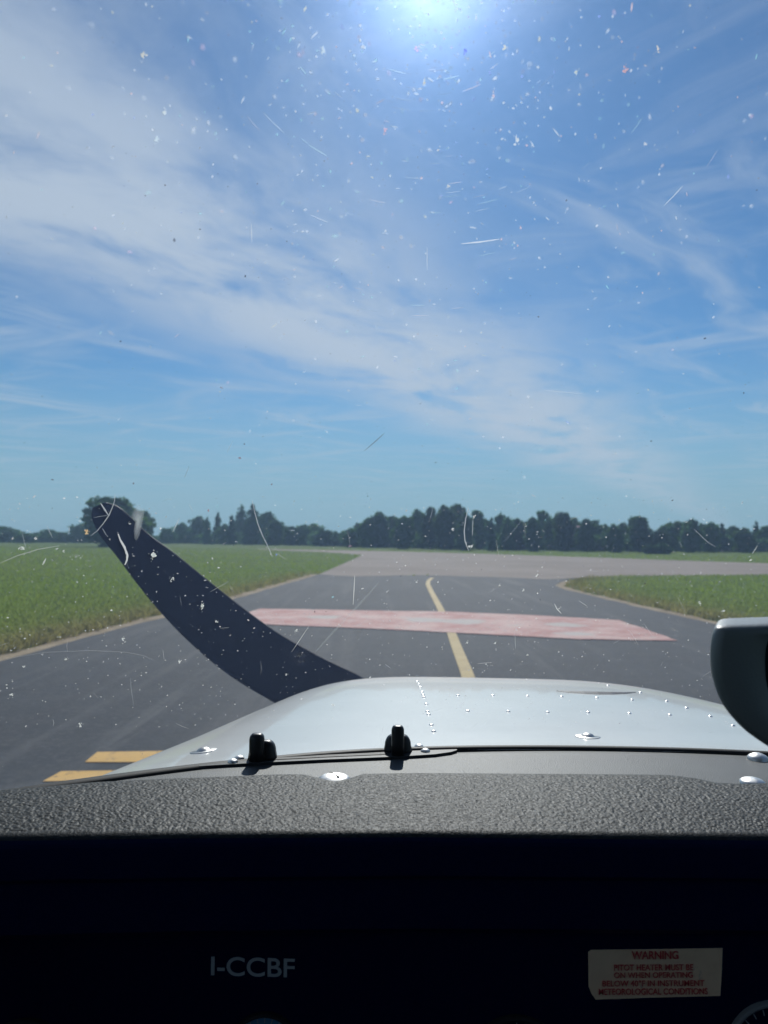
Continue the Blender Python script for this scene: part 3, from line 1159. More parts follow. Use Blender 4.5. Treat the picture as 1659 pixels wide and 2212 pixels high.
# cowling: loft of superellipse sections, sides included
def make_cowl():
    ys = list(np.linspace(0.52, 2.02, 70))
    n = 72
    V, F = [], []
    for y in ys:
        zc = EYE.z + cowl_c(y)
        ww = float(np.interp(y, CW_Y, CW_W))
        for k in range(n + 1):
            a = math.pi * k / n
            c_, s_ = math.cos(a), math.sin(a)
            e = 2 / 4.2
            x = AX - ww * math.copysign(abs(c_) ** e, c_)
            z = zc - 0.26 * (1 - abs(s_) ** e) + tilt(x)
            # cut to the windshield line
            yy = max(y, base_y(x) - 0.004) if y < 1.02 else y
            V.append((x, yy, cowl_z(x, yy) if 0 < k < n and abs(x - AX) < ww * 0.98 else z))
        # lower sides
    m_ = n + 1
    for i in range(len(ys) - 1):
        for k in range(n):
            a = i * m_ + k
            F.append((a, a + 1, a + m_ + 1, a + m_))
    # side skirts and a closing nose
    off = len(V)
    for i, y in enumerate(ys):
        for k, sx_ in ((0, 1), (n, 1)):
            x, yy, z = V[i * m_ + k]
            V.append((x, yy, EYE.z - 1.0))
    for i in range(len(ys) - 1):
        F.append((i * m_, (i + 1) * m_, off + 2 * (i + 1), off + 2 * i))
        F.append((i * m_ + n, off + 2 * i + 1, off + 2 * (i + 1) + 1, (i + 1) * m_ + n))
    last = (len(ys) - 1) * m_
    F.append(tuple([last + k for k in range(n + 1)] + [off + 2 * (len(ys) - 1) + 1, off + 2 * (len(ys) - 1)]))
    return pydata('cowling', V, F, M_white, plane, True)


cowl = make_cowl()


def dome(name, p, nrm, rad, hgt, material, parent, flange=0.0, seg=12, slot=False):
    bm = bmesh.new()
    rings = [(0.0 - 0.3 * hgt, 1.0), (0.25 * hgt, 0.97), (0.6 * hgt, 0.78), (0.9 * hgt, 0.42)]
    if flange:
        rings = [(-0.3 * hgt, flange), (0.12 * hgt, flange), (0.16 * hgt, flange * .95), (0.2 * hgt, 1.0)] + rings[1:]
    vs = []
    for (z, r_) in rings:
        vs.append([bm.verts.new((r_ * rad * math.cos(2 * math.pi * k / seg), r_ * rad * math.sin(2 * math.pi * k / seg), z)) for k in range(seg)])
    topv = bm.verts.new((0, 0, hgt))
    for a, b_ in zip(vs[:-1], vs[1:]):
        for k in range(seg):
            bm.faces.new((a[k], a[(k + 1) % seg], b_[(k + 1) % seg], b_[k]))
    for k in range(seg):
        bm.faces.new((vs[-1][k], vs[-1][(k + 1) % seg], topv))
    M_ = Matrix.Translation(p) @ nrm.to_track_quat('Z', 'Y').to_matrix().to_4x4()
    bm.transform(M_)
    return from_bm(name, bm, material, parent, True)


def z2(zx, zy):
    return 829.4 + zx * 0.5, 1426.2 + zy * 0.5


riv = [(143, 92), (150, 103), (157, 117), (165, 137), (168, 150), (172, 160), (183, 190), (188, 222), (193, 235), (205, 280), (215, 308),
       (320, 153), (470, 153), (620, 155), (768, 158), (920, 163), (1072, 172), (1222, 178), (1308, 207), (967, 110), (1108, 140),
       (362, 220), (537, 222), (707, 225), (882, 226), (1060, 230), (1235, 237), (1410, 243), (1508, 283)]
for zx, zy in riv:
    px, py = z2(zx, zy)
    p = hit(cowl_z, px, py)
    if p:
        dome('rivet', p, normal_of(cowl_z, p), 0.0036, 0.0019, M_rivet, cowl)
for (px, py) in (z2(880, 330), (440, 1622.5)):
    p = hit(cowl_z, px, py)
    if p:
        dome('fastener', p, normal_of(cowl_z, p), 0.0092, 0.005, M_fast, cowl, flange=1.8, seg=20)
# oil door's edge seam and its shadow, laid on as a dark strip
pts = [z2(x, y) for x, y in ((745, 134), (800, 138), (860, 141), (920, 143), (980, 144), (1040, 143), (1088, 139))]
V, F = [], []
for i, q in enumerate(pts):
    p = hit(cowl_z, *q) or hit(cowl_z, q[0], q[1] + 6)
    k = math.sin(math.pi * i / (len(pts) - 1))
    wd = 0.003 + 0.013 * k
    for (dy, dz) in ((-wd, 0.0005), (0, 0.0025 * k + 0.001), (wd, 0.0005)):
        V.append((p.x, p.y + dy, cowl_z(p.x, p.y + dy) + dz))
    if i:
        a = 3 * (i - 1)
        F += [(a, a + 3, a + 4, a + 1), (a + 1, a + 4, a + 5, a + 2)]
pydata('oil_door_seam_shadow', V, F, M_seal, cowl)

# propeller, stopped, the near blade raised to the upper left
prop = empty('propeller', (0, 0, 0))
prop.parent = plane
prop.matrix_parent_inverse = plane.matrix_basis.inverted()
PY = 2.09
lead = [(204, 1098), (203, 1118), (214, 1146), (232, 1172), (258, 1204), (292, 1250), (340, 1310), (400, 1374), (470, 1436), (530, 1478), (590, 1513), (700, 1578)]
trail = [(224, 1084), (252, 1094), (278, 1116), (300, 1138), (327, 1161), (372, 1193), (430, 1240), (500, 1296), (590, 1362), (690, 1419), (800, 1475), (900, 1560)]


def smooth_line(pl, n):
    """Evenly spaced points on a smooth curve through pl."""
    P = [Vector(p) for p in pl]
    P = [P[0] * 2 - P[1]] + P + [P[-1] * 2 - P[-2]]
    out = []
    m_ = len(pl) - 1
    for i in range(n + 1):
        u = i / n * m_
        k = min(int(u), m_ - 1)
        t = u - k
        a, b, c, d = P[k], P[k + 1], P[k + 2], P[k + 3]
        out.append(0.5 * ((2 * b) + (c - a) * t + (2 * a - 5 * b + 4 * c - d) * t * t + (3 * b - a - 3 * c + d) * t ** 3))
    return out


def blade_from(pl, pt, mirror=False):
    V, F = [], []
    n = 60
    pl, pt = smooth_line(pl, n), smooth_line(pt, n)
    K = 18
    hub = Vector((AX, PY, EYE.z - 0.67))
    for i in range(n + 1):
        a = at_y(*pl[i], PY)
        b_ = at_y(*pt[i], PY)
        th = 0.004 + 0.016 * (i / n) ** 1.3
        for k in range(K):
            ang = 2 * math.pi * k / K
            u = 0.5 - 0.5 * math.cos(ang)
            sgn = math.sin(ang)
            p = a.lerp(b_, u)
            p.y += -th * sgn * (1.1 if sgn < 0 else 0.55) + (u - 0.5) * 0.03
            if mirror:
                p = Vector((2 * hub.x - p.x, p.y, 2 * hub.z - p.z))
            V.append(tuple(p))
    for i in range(n):
        for k in range(K):
            F.append((i * K + k, i * K + (k + 1) % K, (i + 1) * K + (k + 1) % K, (i + 1) * K + k))
    F.append(tuple(range(K)))
    F.append(tuple(range(n * K, (n + 1) * K))[::-1])
    o = pydata('blade', V, F, M_blade, prop, True)
    return o


b1 = blade_from(lead, trail)
b2 = blade_from(lead, trail, True)
bm = bmesh.new()
prof = [(0.0, 0.12), (0.06, 0.118), (0.14, 0.095), (0.21, 0.055), (0.25, 0.0)]
rings = []
for (dy, r_) in prof[:-1]:
    rings.append([bm.verts.new((AX + r_ * math.cos(2 * math.pi * k / 20), PY - 0.04 + dy, EYE.z - 0.67 + r_ * math.sin(2 * math.pi * k / 20))) for k in range(20)])
tip = bm.verts.new((AX, PY + 0.21, EYE.z - 0.67))
for a, b_ in zip(rings[:-1], rings[1:]):
    for k in range(20):
        bm.faces.new((a[k], a[(k + 1) % 20], b_[(k + 1) % 20], b_[k]))
for k in range(20):
    bm.faces.new((rings[-1][k], rings[-1][(k + 1) % 20], tip))
sp = from_bm('spinner', bm, M_white, prop, True)

# black sealing strip at the foot of the windshield
xs = list(np.linspace(-0.56, 0.98, 90))
V, F = [], []
for i, x in enumerate(xs):
    y = base_y(x)
    z = max(cowl_z(x, y), deck_z(x, y))
    wl = 0.010 + 0.012 * max(0, min(1, (0.0 - x) / 0.3))
    prf = [(-wl * .6, -0.002), (-wl * .5, 0.0022), (0.0, 0.0036), (0.006, 0.0026), (0.008, -0.002)]
    for (dy, dz) in prf:
        V.append((x, y + dy, z + dz))
    if i:
        for k in range(4):
            a = 5 * (i - 1) + k
            F.append((a, a + 5, a + 6, a + 1))
pydata('windshield_seal', V, F, M_seal, plane, True)

# smooth grey deck between seal and padded glareshield
grid_obj('deck', list(np.linspace(-0.60, 1.02, 80)), lambda x: (0.69, base_y(x) + 0.004), deck_z, M_deck, plane, thick=0.003, ny=12)

# padded glareshield with its far edge drawn from points, crinkled top, rounded lip and deep front face
far_edge = [(-200, 1716), (0, 1706), (110, 1697), (205, 1688), (330, 1682), (480, 1676), (600, 1671), (655, 1671), (690, 1679), (722, 1687), (754, 1680), (785, 1670),
            (900, 1668), (1050, 1669), (1200, 1670), (1350, 1671), (1440, 1672), (1500, 1679), (1545, 1689), (1600, 1692), (1660, 1690), (1720, 1676), (1900, 1676), (2300, 1690), (2650, 1712)]
near_edge = [(-200, 1806), (0, 1797), (400, 1792), (900, 1790), (1300, 1794), (1659, 1797), (1900, 1800), (2650, 1814)]
PAD_Z = -0.2440


def pad_z(x, y):
    return EYE.z + PAD_Z + tilt(x)


def polyline_y(pl, px):
    return float(np.interp(px, [p[0] for p in pl], [p[1] for p in pl]))


_lat = rng.random((3, 256, 256))


def crk(x, y):
    """Three octaves of lattice noise: the grain of the crinkled vinyl."""
    tot = 0.0
    for k, (f_, a_) in enumerate(((260.0, 0.26), (560.0, 0.50), (820.0, 0.24))):
        u, v = x * f_ + 37.1 * k, y * f_ * 0.85 + 11.7 * k
        iu, iv = math.floor(u), math.floor(v)
        fu_, fv_ = u - iu, v - iv
        fu_, fv_ = fu_ * fu_ * (3 - 2 * fu_), fv_ * fv_ * (3 - 2 * fv_)
        L = _lat[k]
        a0, a1 = iu & 255, (iu + 1) & 255
        b0, b1 = iv & 255, (iv + 1) & 255
        tot += a_ * ((L[a0, b0] * (1 - fu_) + L[a1, b0] * fu_) * (1 - fv_) + (L[a0, b1] * (1 - fu_) + L[a1, b1] * fu_) * fv_)
    return tot


def make_pad():
    V, F = [], []
    cols = 1600
    ny = 150
    rows = None
    for i in range(cols + 1):
        px = -200 + 2800 * i / cols
        a = hit(pad_z, px, polyline_y(far_edge, px))
        b_ = hit(pad_z, px, polyline_y(near_edge, px))
        n_ = Vector((0, 0, 1))
        prof = []
        prof.append((a.x, a.y + 0.004, deck_z(a.x, a.y) - 0.004))
        prof.append((a.x, a.y + 0.003, a.z - 0.005))
        prof.append((a.x, a.y + 0.0005, a.z - 0.0015))
        for j in range(ny + 1):
            t = 0.02 + 0.98 * j / ny
            q = a.lerp(b_, t)
            cr = 0.0025 * math.sin(math.pi * t)
            prof.append((q.x, q.y, q.z + cr + 0.0016 * (crk(q.x, q.y) - 0.5) * min(1.0, t * 12)))
        r_ = 0.010
        for k in range(1, 6):
            th = math.pi / 2 * k / 5
            prof.append((b_.x, b_.y - r_ * math.sin(th), b_.z - r_ * (1 - math.cos(th))))
        yb = b_.y - r_
        prof.append((b_.x, yb + 0.001, b_.z - 0.035))
        prof.append((b_.x, yb + 0.006, b_.z - 0.040))
        prof.append((b_.x, yb + 0.006, b_.z - 0.080))
        prof.append((b_.x, yb + 0.012, b_.z - 0.086))
        prof.append((b_.x, yb + 0.060, b_.z - 0.086))
        rows = len(prof)
        V += prof
    for i in range(cols):
        for k in range(rows - 1):
            a = i * rows + k
            F.append((a, a + 1, a + rows + 1, a + rows))
    o = pydata('glareshield', V, F, M_pad, plane, True)
    me = o.data
    me.materials.append(M_panel)
    nface = 3 + ny + 3
    for i, poly in enumerate(me.polygons):
        if i % (rows - 1) >= nface:
            poly.material_index = 1
            poly.use_smooth = False
    if me.polygons[5].normal.z < 0:
        me.flip_normals()
    return o


pad = make_pad()

# snap heads on the glareshield and deck
p = hit(lambda x, y: pad_z(x, y) - 0.004, 722, 1686)
sn = dome('screw', p, Vector((0.0, 0.0, 1)), 0.0175, 0.0068, M_steel, pad, seg=24)
bmz = bmesh.new()
bmesh.ops.create_cube(bmz, size=1)
bmz.transform(Matrix.Translation(p + Vector((0, 0, 0.0058))) @ Matrix.Rotation(math.radians(-58), 4, 'Z') @ Matrix.Diagonal((0.018, 0.0022, 0.0016, 1)))
from_bm('screw_slot', bmz, M_seal, pad)
p = hit(deck_z, 1637, 1640)
dome('snap_stud', p, Vector((0, 0, 1)), 0.0125, 0.0075, M_steel, plane, seg=20)
p = hit(lambda x, y: pad_z(x, y) - 0.006, 1625, 1690)
dome('screw', p, Vector((0, 0, 1)), 0.013, 0.005, M_steel, pad, seg=20)

# defroster outlet: a slim crescent plate on the deck with its screws, and two clips in front of the glass
def deck_pt(px, py, up_=0.0):
    return hit(lambda x, y: deck_z(x, y) + up_, px, py)


low = [(430, 1655), (500, 1650.5), (600, 1645.5), (700, 1640.5), (800, 1636.5), (870, 1633.5), (940, 1629), (975, 1624), (987, 1620)]
upp = [(430, 1653.5), (478, 1644), (600, 1634), (700, 1628), (800, 1622.5), (870, 1620), (930, 1616), (970, 1616), (987, 1618.5)]
V, F = [], []
for i, (a, b_) in enumerate(zip(low, upp)):
    A_, B_ = deck_pt(*a, 0.003), deck_pt(*b_, 0.003)
    V += [tuple(A_ + Vector((0, 0, -0.003))), tuple(A_), tuple(B_), tuple(B_ + Vector((0, 0, -0.003)))]
    if i:
        o_ = 4 * (i - 1)
        for k in range(3):
            F.append((o_ + k, o_ + 4 + k, o_ + 5 + k, o_ + 1 + k))
plate = pydata('defroster_plate', V, F, M_alu, plane)
# the open slot behind the plate edge
V, F = [], []
for i, t in enumerate(np.linspace(0, 1, 20)):
    px = 585 + (835 - 585) * t
    yl = np.interp(px, [585, 700, 835], [1641, 1635, 1629])
    yu = np.interp(px, [585, 700, 835], [1637, 1630.5, 1624.5])
    A_, B_ = deck_pt(px, yl, 0.0036), deck_pt(px, yu, 0.0036)
    V += [tuple(A_), tuple(B_)]
    if i:
        F.append((2 * i - 2, 2 * i - 1, 2 * i + 1, 2 * i))
pydata('defroster_slot', V, F, M_seal, plate)
for q in ((503, 1646), (517, 1638.5), (905, 1613.5), (919, 1623)):
    p = deck_pt(*q, 0.003)
    dome('screw', p, Vector((0, 0, 1)), 0.0058, 0.0036, M_steel, plate, seg=16)


def box_round(bm, cx_, cy_, z0, z1, wx_, wy_, taper=1.0, rtop=0.5, seg=16, pw=3.0):
    """Upright post with a rounded-rectangle section and a domed top."""
    rings = []
    h = z1 - z0
    r_ = min(wx_, wy_) * rtop
    prof = [(0, 1.0), ((h - r_) / h * .5, 1 - (1 - taper) * .5), ((h - r_) / h, taper)]
    for k in range(1, 5):
        th = math.pi / 2 * k / 5
        prof.append(((h - r_ + r_ * math.sin(th)) / h, taper * (1 - r_ / max(wx_, wy_) * 1.6 * (1 - math.cos(th)))))
    prof.append((1.0, taper * 0.42))
    for (t, s) in prof:
        ring = []
        for k in range(seg):
            a = 2 * math.pi * k / seg
            c_, s_ = math.cos(a), math.sin(a)
            ring.append(bm.verts.new((cx_ + wx_ / 2 * s * math.copysign(abs(c_) ** (2 / pw), c_), cy_ + wy_ / 2 * s * math.copysign(abs(s_) ** (2 / pw), s_), z0 + h * t)))
        rings.append(ring)
    for a, b_ in zip(rings[:-1], rings[1:]):
        for k in range(seg):
            bm.faces.new((a[k], a[(k + 1) % seg], b_[(k + 1) % seg], b_[k]))
    bm.faces.new(rings[-1])
    bm.faces.new(rings[0][::-1])


def clip(px0, px1, pytop, pybot, bx0, bx1, bytop, bybot, label):
    root = empty('glass_clip', (0, 0, 0))
    root.parent = plane
    root.matrix_parent_inverse = plane.matrix_basis.inverted()
    tag(root, label)
    pb = deck_pt((px0 + px1) / 2, pybot, 0.002)
    s = pb.y / 1661.0
    bm_ = bmesh.new()
    box_round(bm_, pb.x, pb.y, pb.z - 0.001, pb.z + (pybot - pytop) * s, (px1 - px0) * s, (px1 - px0) * s * 0.9, 0.97, 0.42)
    from_bm('pin', bm_, M_rubber, root, True)
    pb2 = deck_pt((bx0 + bx1) / 2, bybot, 0.002)
    s = pb2.y / 1661.0
    bm_ = bmesh.new()
    box_round(bm_, pb2.x, pb2.y + 0.004, pb2.z - 0.001, pb2.z + (bybot - bytop) * s, (bx1 - bx0) * s, 0.02, 0.9, 0.62, 20, 3.4)
    from_bm('shoulder', bm_, M_rubber, root, True)
    return root


clip(538, 571, 1585, 1644, 534, 598, 1601, 1641, 'left black rubber clip at the foot of the windshield')
clip(845, 873, 1568, 1632, 828, 891, 1589, 1625, 'right black rubber clip at the foot of the windshield')

# windshield pane
def make_pane():
    xs_ = np.linspace(-0.60, 1.00, 50)
    zs = np.linspace(-0.262, 0.50, 30)
    V, F = [], []
    for side in (0, 1):
        for x in xs_:
            for z in zs:
                n_ = pane_normal(x, z)
                p_ = Vector((x, pane_y(x, z), EYE.z + z)) + n_ * (0.006 * side)
                V.append(tuple(p_))
    nx_, nz = len(xs_), len(zs)
    half = nx_ * nz
    for i in range(nx_ - 1):
        for j in range(nz - 1):
            a = i * nz + j
            F.append((a, a + nz, a + nz + 1, a + 1))
            F.append((half + a, half + a + 1, half + a + nz + 1, half + a + nz))
    for i in range(nx_ - 1):
        a = i * nz
        F.append((a, half + a, half + a + nz, a + nz))
        a = i * nz + nz - 1
        F.append((a, a + nz, half + a + nz, half + a))
    for j in range(nz - 1):
        a = j
        F.append((a, a + 1, half + a + 1, half + a))
        a = (nx_ - 1) * nz + j
        F.append((a, half + a, half + a + 1, a + 1))
    bm_ = bmesh.new()
    vs = [bm_.verts.new(v) for v in V]
    for f in F:
        bm_.faces.new([vs[k] for k in f])
    return from_bm('windshield', bm_, M_pane, plane, True)


pane = make_pane()


# dirt and painted sun sparkle on the outer face
def specks(name, items, label=None):
    """items: (x, z, radius, stretch, angle, colour, alpha); a low faceted grain each."""
    V, F, Cc = [], [], []
    for (x, z, rad, st, ang, col, al) in items:
        n_ = pane_normal(x, z)
        c_ = Vector((x, pane_y(x, z), EYE.z + z)) + n_ * 0.0064
        u = n_.cross(Vector((0, 0, 1))).normalized()
        v = n_.cross(u).normalized()
        k = random.choice((4, 5, 6))
        base = len(V)
        ph = random.uniform(0, 6.28)
        for j in range(k):
            a = 2 * math.pi * j / k + ph
            rr = rad * random.uniform(0.65, 1.25)
            q0 = (math.cos(a) * rr * st, math.sin(a) * rr)
            q1 = (q0[0] * math.cos(ang) - q0[1] * math.sin(ang), q0[0] * math.sin(ang) + q0[1] * math.cos(ang))
            V.append(c_ + u * q1[0] + v * q1[1])
        V.append(c_ + n_ * rad * 0.35)
        Cc += [(*col, al * (0.55 if rad < 0.0009 else 0.12))] * k + [(*col, min(1.0, al * 1.3))]
        for j in range(k):
            F.append((base + j, base + (j + 1) % k, base + k))
    o = big_mesh(name, np.array([tuple(v) for v in V]), np.array(F), M_speck, pane, attr=np.array(Cc))
    o.matrix_parent_inverse = Matrix.Identity(4)
    tag(o, label, kind='stuff')
    return o


def pane_xz(px, py):
    p_ = pane_hit(px, py)
    return p_.x, p_.z - EYE.z


def dirt():
    items = []
    r = random.Random(3)
    # fine white dust all over the glass
    for i in range(1300):
        x, z = r.uniform(-0.55, 0.75), r.uniform(-0.24, 0.45)
        rad = 0.00036 + 0.0007 * r.random() ** 4
        g_ = r.uniform(0.25, 0.75)
        items.append((x, z, rad, r.uniform(1, 1.8), r.uniform(0, 3.14), (g_, g_, g_ * 0.98), r.uniform(.15, .6)))
    for i in range(1300):
        px, py = r.uniform(0, 1659), r.uniform(1080, 1580)
        x, z = pane_xz(px, py)
        rad = 0.00040 + 0.0008 * r.random() ** 4
        g_ = r.uniform(0.35, 0.8)
        items.append((x, z, rad, r.uniform(1, 1.9), r.uniform(0, 3.14), (g_, g_, g_ * 0.97), r.uniform(.3, .9)))
    # upper glass: sun glow and diffraction sparkle painted as dense tinted grains
    sxp, szp = pane_xz(925, -60)
    for i in range(1500):
        rr = abs(r.gauss(0, 1)) * 0.17 + 0.01
        a = r.uniform(math.pi, 2 * math.pi) if r.random() < .8 else r.uniform(0, math.pi)
        x, z = sxp + rr * math.cos(a) * 1.25, szp + rr * math.sin(a)
        if z > 0.47:
            continue
        rad = 0.0005 + 0.0013 * r.random() ** 2.4
        c_ = r.random()
        col = (0.75, 0.8, 0.85)
        if c_ < 0.12:
            col = (0.85, 0.6, 0.55)
        elif c_ < 0.24:
            col = (0.35, 0.7, 0.75)
        elif c_ < 0.30:
            col = (0.3, 0.4, 0.9)
        elif c_ < 0.36:
            col = (0.85, 0.8, 0.55)
        st = r.uniform(1, 1.6)
        an = r.uniform(0, 3.14)
        if r.random() < 0.2:  # long tangential grains imitate glints circling the sun
            st = r.uniform(2.5, 6)
            an = math.atan2(-math.cos(a), math.sin(a)) + r.uniform(-.3, .3)
            rad *= 0.55
        items.append((x, z, rad, st, an, col, r.uniform(.1, .55)))
    for i in range(170):  # large faint polygons: blurred sun sparkle painted as tinted grains
        rr = abs(r.gauss(0, 1)) * 0.13 + 0.02
        a = r.uniform(math.pi * 1.02, 1.98 * math.pi)
        x, z = sxp + rr * math.cos(a) * 1.4, szp + rr * math.sin(a)
        items.append((x, z, r.uniform(.0013, .0024), r.uniform(1, 1.7), r.uniform(0, 3.14), r.choice(((.8, .84, .9), (.8, .84, .9), (.8, .84, .9), (.85, .7, .6), (.5, .8, .8), (.85, .6, .75))), r.uniform(.1, .32)))
    specks('dust', items, 'pale dust grains, pits and painted sun sparkle scattered over the windshield')
    dark = []
    for i in range(70):
        px, py = r.uniform(0, 1659), r.uniform(300, 1560)
        x, z = pane_xz(px, py)
        rad = 0.0003 + 0.0007 * r.random() ** 3
        col = r.choice(((0.05, 0.05, 0.05), (0.07, 0.05, 0.04), (0.10, 0.035, 0.03)))
        dark.append((x, z, rad, r.uniform(1, 1.9), r.uniform(0, 3.14), col, .9))
    for (px, py, rad, col) in ((378, 525, .0016, (.05, .05, .05)), (532, 603, .0011, (.06, .06, .06)), (520, 997, .0017, (.2, .05, .04)), (1528, 738, .0017, (.04, .05, .06)),
                               (589, 1054, .0012, (.18, .05, .05)), (290, 1052, .0011, (.12, .05, .05)), (1411, 960, .001, (.05, .05, .05)), (1612, 856, .0013, (.04, .05, .06)),
                               (480, 845, .0017, (.25, .25, .28)), (452, 1110, .0016, (.3, .06, .05)), (868, 1252, .0014, (.03, .03, .03)), (1170, 1303, .0011, (.03, .03, .03))):
        x, z = pane_xz(px, py)
        dark.append((x, z, rad * .75, 1.5, r.uniform(0, 3.14), col, .8))
    specks('dirt', dark, 'small dark dirt specks on the windshield')


dirt()


def scratch_or_glint(pts_, w0, col=(0.62, 0.64, 0.64), al=0.8, name='scratch_or_glint'):
    """A fine raised line along picture points, laid on the outer face of the glass; w0 in millimetres."""
    V, F = [], []
    dense = []
    for i in range(len(pts_) - 1):
        for k in range(4):
            t = k / 4
            dense.append((pts_[i][0] * (1 - t) + pts_[i + 1][0] * t, pts_[i][1] * (1 - t) + pts_[i + 1][1] * t))
    dense.append(pts_[-1])
    P = []
    for q in dense:
        x, z = pane_xz(*q)
        n_ = pane_normal(x, z)
        P.append((Vector((x, pane_y(x, z), EYE.z + z)) + n_ * 0.0063, n_))
    n = len(P)
    for i, (p_, n_) in enumerate(P):
        d_ = (P[min(n - 1, i + 1)][0] - P[max(0, i - 1)][0]).normalized()
        s_ = d_.cross(n_).normalized()
        tt = i / (n - 1)
        ww = w0 * 0.8e-3 * (0.35 + 0.65 * math.sin(math.pi * min(1, max(0, tt * .92 + .04)))) * random.uniform(.85, 1.15)
        V += [p_ - s_ * ww / 2, p_ + n_ * ww * 0.25, p_ + s_ * ww / 2]
        if i:
            a = 3 * (i - 1)
            F += [(a, a + 3, a + 4, a + 1), (a + 1, a + 4, a + 5, a + 2)]
    o = big_mesh(name, np.array([tuple(v) for v in V]), np.array(F), M_speck, pane, attr=np.array([(*col, al)] * len(V)))
    o.matrix_parent_inverse = Matrix.Identity(4)
    return o


def zA(x, y): return (x * .2513, 1064.2 + y * .2513)
def zB(x, y): return (405.9 + x * .2513, 1064.2 + y * .2513)
def zC(x, y): return (811.8 + x * .2579, 1064.2 + y * .2579)
def zD(x, y): return (1228.7 + x * .2592, 1064.2 + y * .2592)
def z7(x, y): return (x * .4959, 1206.8 + y * .4959)
def z8(x, y): return (822.8 + x * .5039, 1206.8 + y * .5039)


W = (0.66, 0.66, 0.64)
scratch_or_glint([zA(1020, 385), zA(1040, 440), zA(1075, 500), zA(1100, 570), zA(1096, 612), zA(1078, 655)], 2.4, W, .8)
scratch_or_glint([zA(995, 45), zA(987, 110), zA(970, 160), zA(940, 228), zA(890, 300), zA(840, 360), zA(785, 402)], 1.1, (.5, .52, .53), .6)
scratch_or_glint([zA(868, 120), zA(900, 170), zA(936, 225)], 1.6, (.5, .52, .53), .7)
scratch_or_glint([zA(810, 245), zA(935, 225)], .7, (.4, .42, .43), .5)
scratch_or_glint([zA(885, 340), zA(922, 402)], .9, (.4, .42, .43), .6)
scratch_or_glint([zA(0, 640), zA(150, 575), zA(330, 520), zA(520, 488)], 1.1, (.5, .5, .48), .5)
scratch_or_glint([zA(398, 598), zA(368, 655)], 1.4, W, .7)
scratch_or_glint([zA(405, 315), zA(430, 370), zA(455, 420)], .9, (.4, .43, .45), .5)
scratch_or_glint([zA(190, 370), zA(215, 470), zA(225, 520)], .8, (.4, .43, .42), .4)
scratch_or_glint([zB(560, 95), zB(580, 190), zB(610, 300), zB(650, 400), zB(690, 480), zB(735, 580)], 1.1, (.5, .52, .54), .6)
scratch_or_glint([zA(1550, 250), zA(1520, 310), zA(1490, 372)], 1.3, (.42, .45, .48), .6)
scratch_or_glint([zC(782, 170), zC(764, 250), zC(752, 350), zC(758, 430), zC(775, 480), zC(790, 515)], 1.3, (.55, .57, .58), .65)
scratch_or_glint([zC(826, 250), zC(820, 390)], 1.1, (.5, .52, .52), .55)
scratch_or_glint([zC(490, 160), zC(460, 270)], .7, (.4, .42, .45), .5)
scratch_or_glint([zC(1235, 260), zC(1090, 440)], .7, (.35, .37, .4), .4)
scratch_or_glint([zC(1020, 425), zC(1045, 590)], .7, (.5, .5, .48), .4)
scratch_or_glint([zD(1060, 330), zD(1130, 400), zD(1180, 445), zD(1240, 480)], 1.2, (.42, .44, .45), .45)
scratch_or_glint([zD(1590, 470), zD(1545, 540)], 1.6, (.45, .48, .45), .5)
scratch_or_glint([z7(1550, 90), z7(1547, 150), z7(1543, 215)], 1.0, W, .75)
scratch_or_glint([z7(1350, 310), z7(1310, 370), z7(1275, 422)], .7, W, .6)
scratch_or_glint([z7(1655, 120), z7(1560, 225), z7(1470, 320), z7(1380, 420)], 3.6, (.42, .46, .44), .16)
scratch_or_glint([z7(20, 455), z7(200, 425), z7(400, 417), z7(560, 425), z7(630, 440), z7(680, 462)], .7, (.45, .45, .43), .4)
scratch_or_glint([z7(570, 535), z7(575, 590), z7(585, 655)], .7, (.4, .42, .43), .4)
scratch_or_glint([z7(920, 160), z7(1000, 115)], .7, (.5, .5, .45), .5)
scratch_or_glint([z8(750, 208), z8(762, 232), z8(780, 250)], 1.2, W, .7)
scratch_or_glint([z8(855, 195), z8(890, 218)], .7, W, .5)
scratch_or_glint([z8(580, 335), z8(583, 400)], .8, (.45, .48, .48), .5)
scratch_or_glint([z8(420, 465), z8(480, 460)], .7, W, .5)
scratch_or_glint([(1000, 533), (1040, 529), (1082, 523)], 1.5, (.8, .82, .84), .6)
scratch_or_glint([(790, 981), (812, 962), (832, 944)], 1.1, (.12, .10, .09), .7)
scratch_or_glint([(1480, 408), (1460, 430), (1440, 450)], .9, (.8, .82, .84), .5)
scratch_or_glint([(926, 540), (926, 590)], .8, (.7, .72, .74), .4)
scratch_or_glint([(545, 490), (546, 530)], .9, (.7, .72, .74), .4)
scratch_or_glint([(410, 1015), (400, 1040)], .8, (.3, .32, .33), .5)
scratch_or_glint([(505, 960), (492, 985)], .8, (.4, .45, .5), .4)
scratch_or_glint([(1180, 850), (1265, 858)], .6, (.75, .75, .75), .3)
rs = random.Random(8)
for i in range(46):
    px, py = rs.uniform(10, 1650), rs.uniform(1090, 1590)
    a = rs.uniform(0, 3.14)
    l = rs.uniform(8, 40)
    scratch_or_glint([(px, py), (px + l * .5 * math.cos(a) + rs.uniform(-2, 2), py + l * .5 * math.sin(a)), (px + l * math.cos(a), py + l * math.sin(a))], rs.uniform(.35, .8), (.5, .5, .5), rs.uniform(.25, .6))
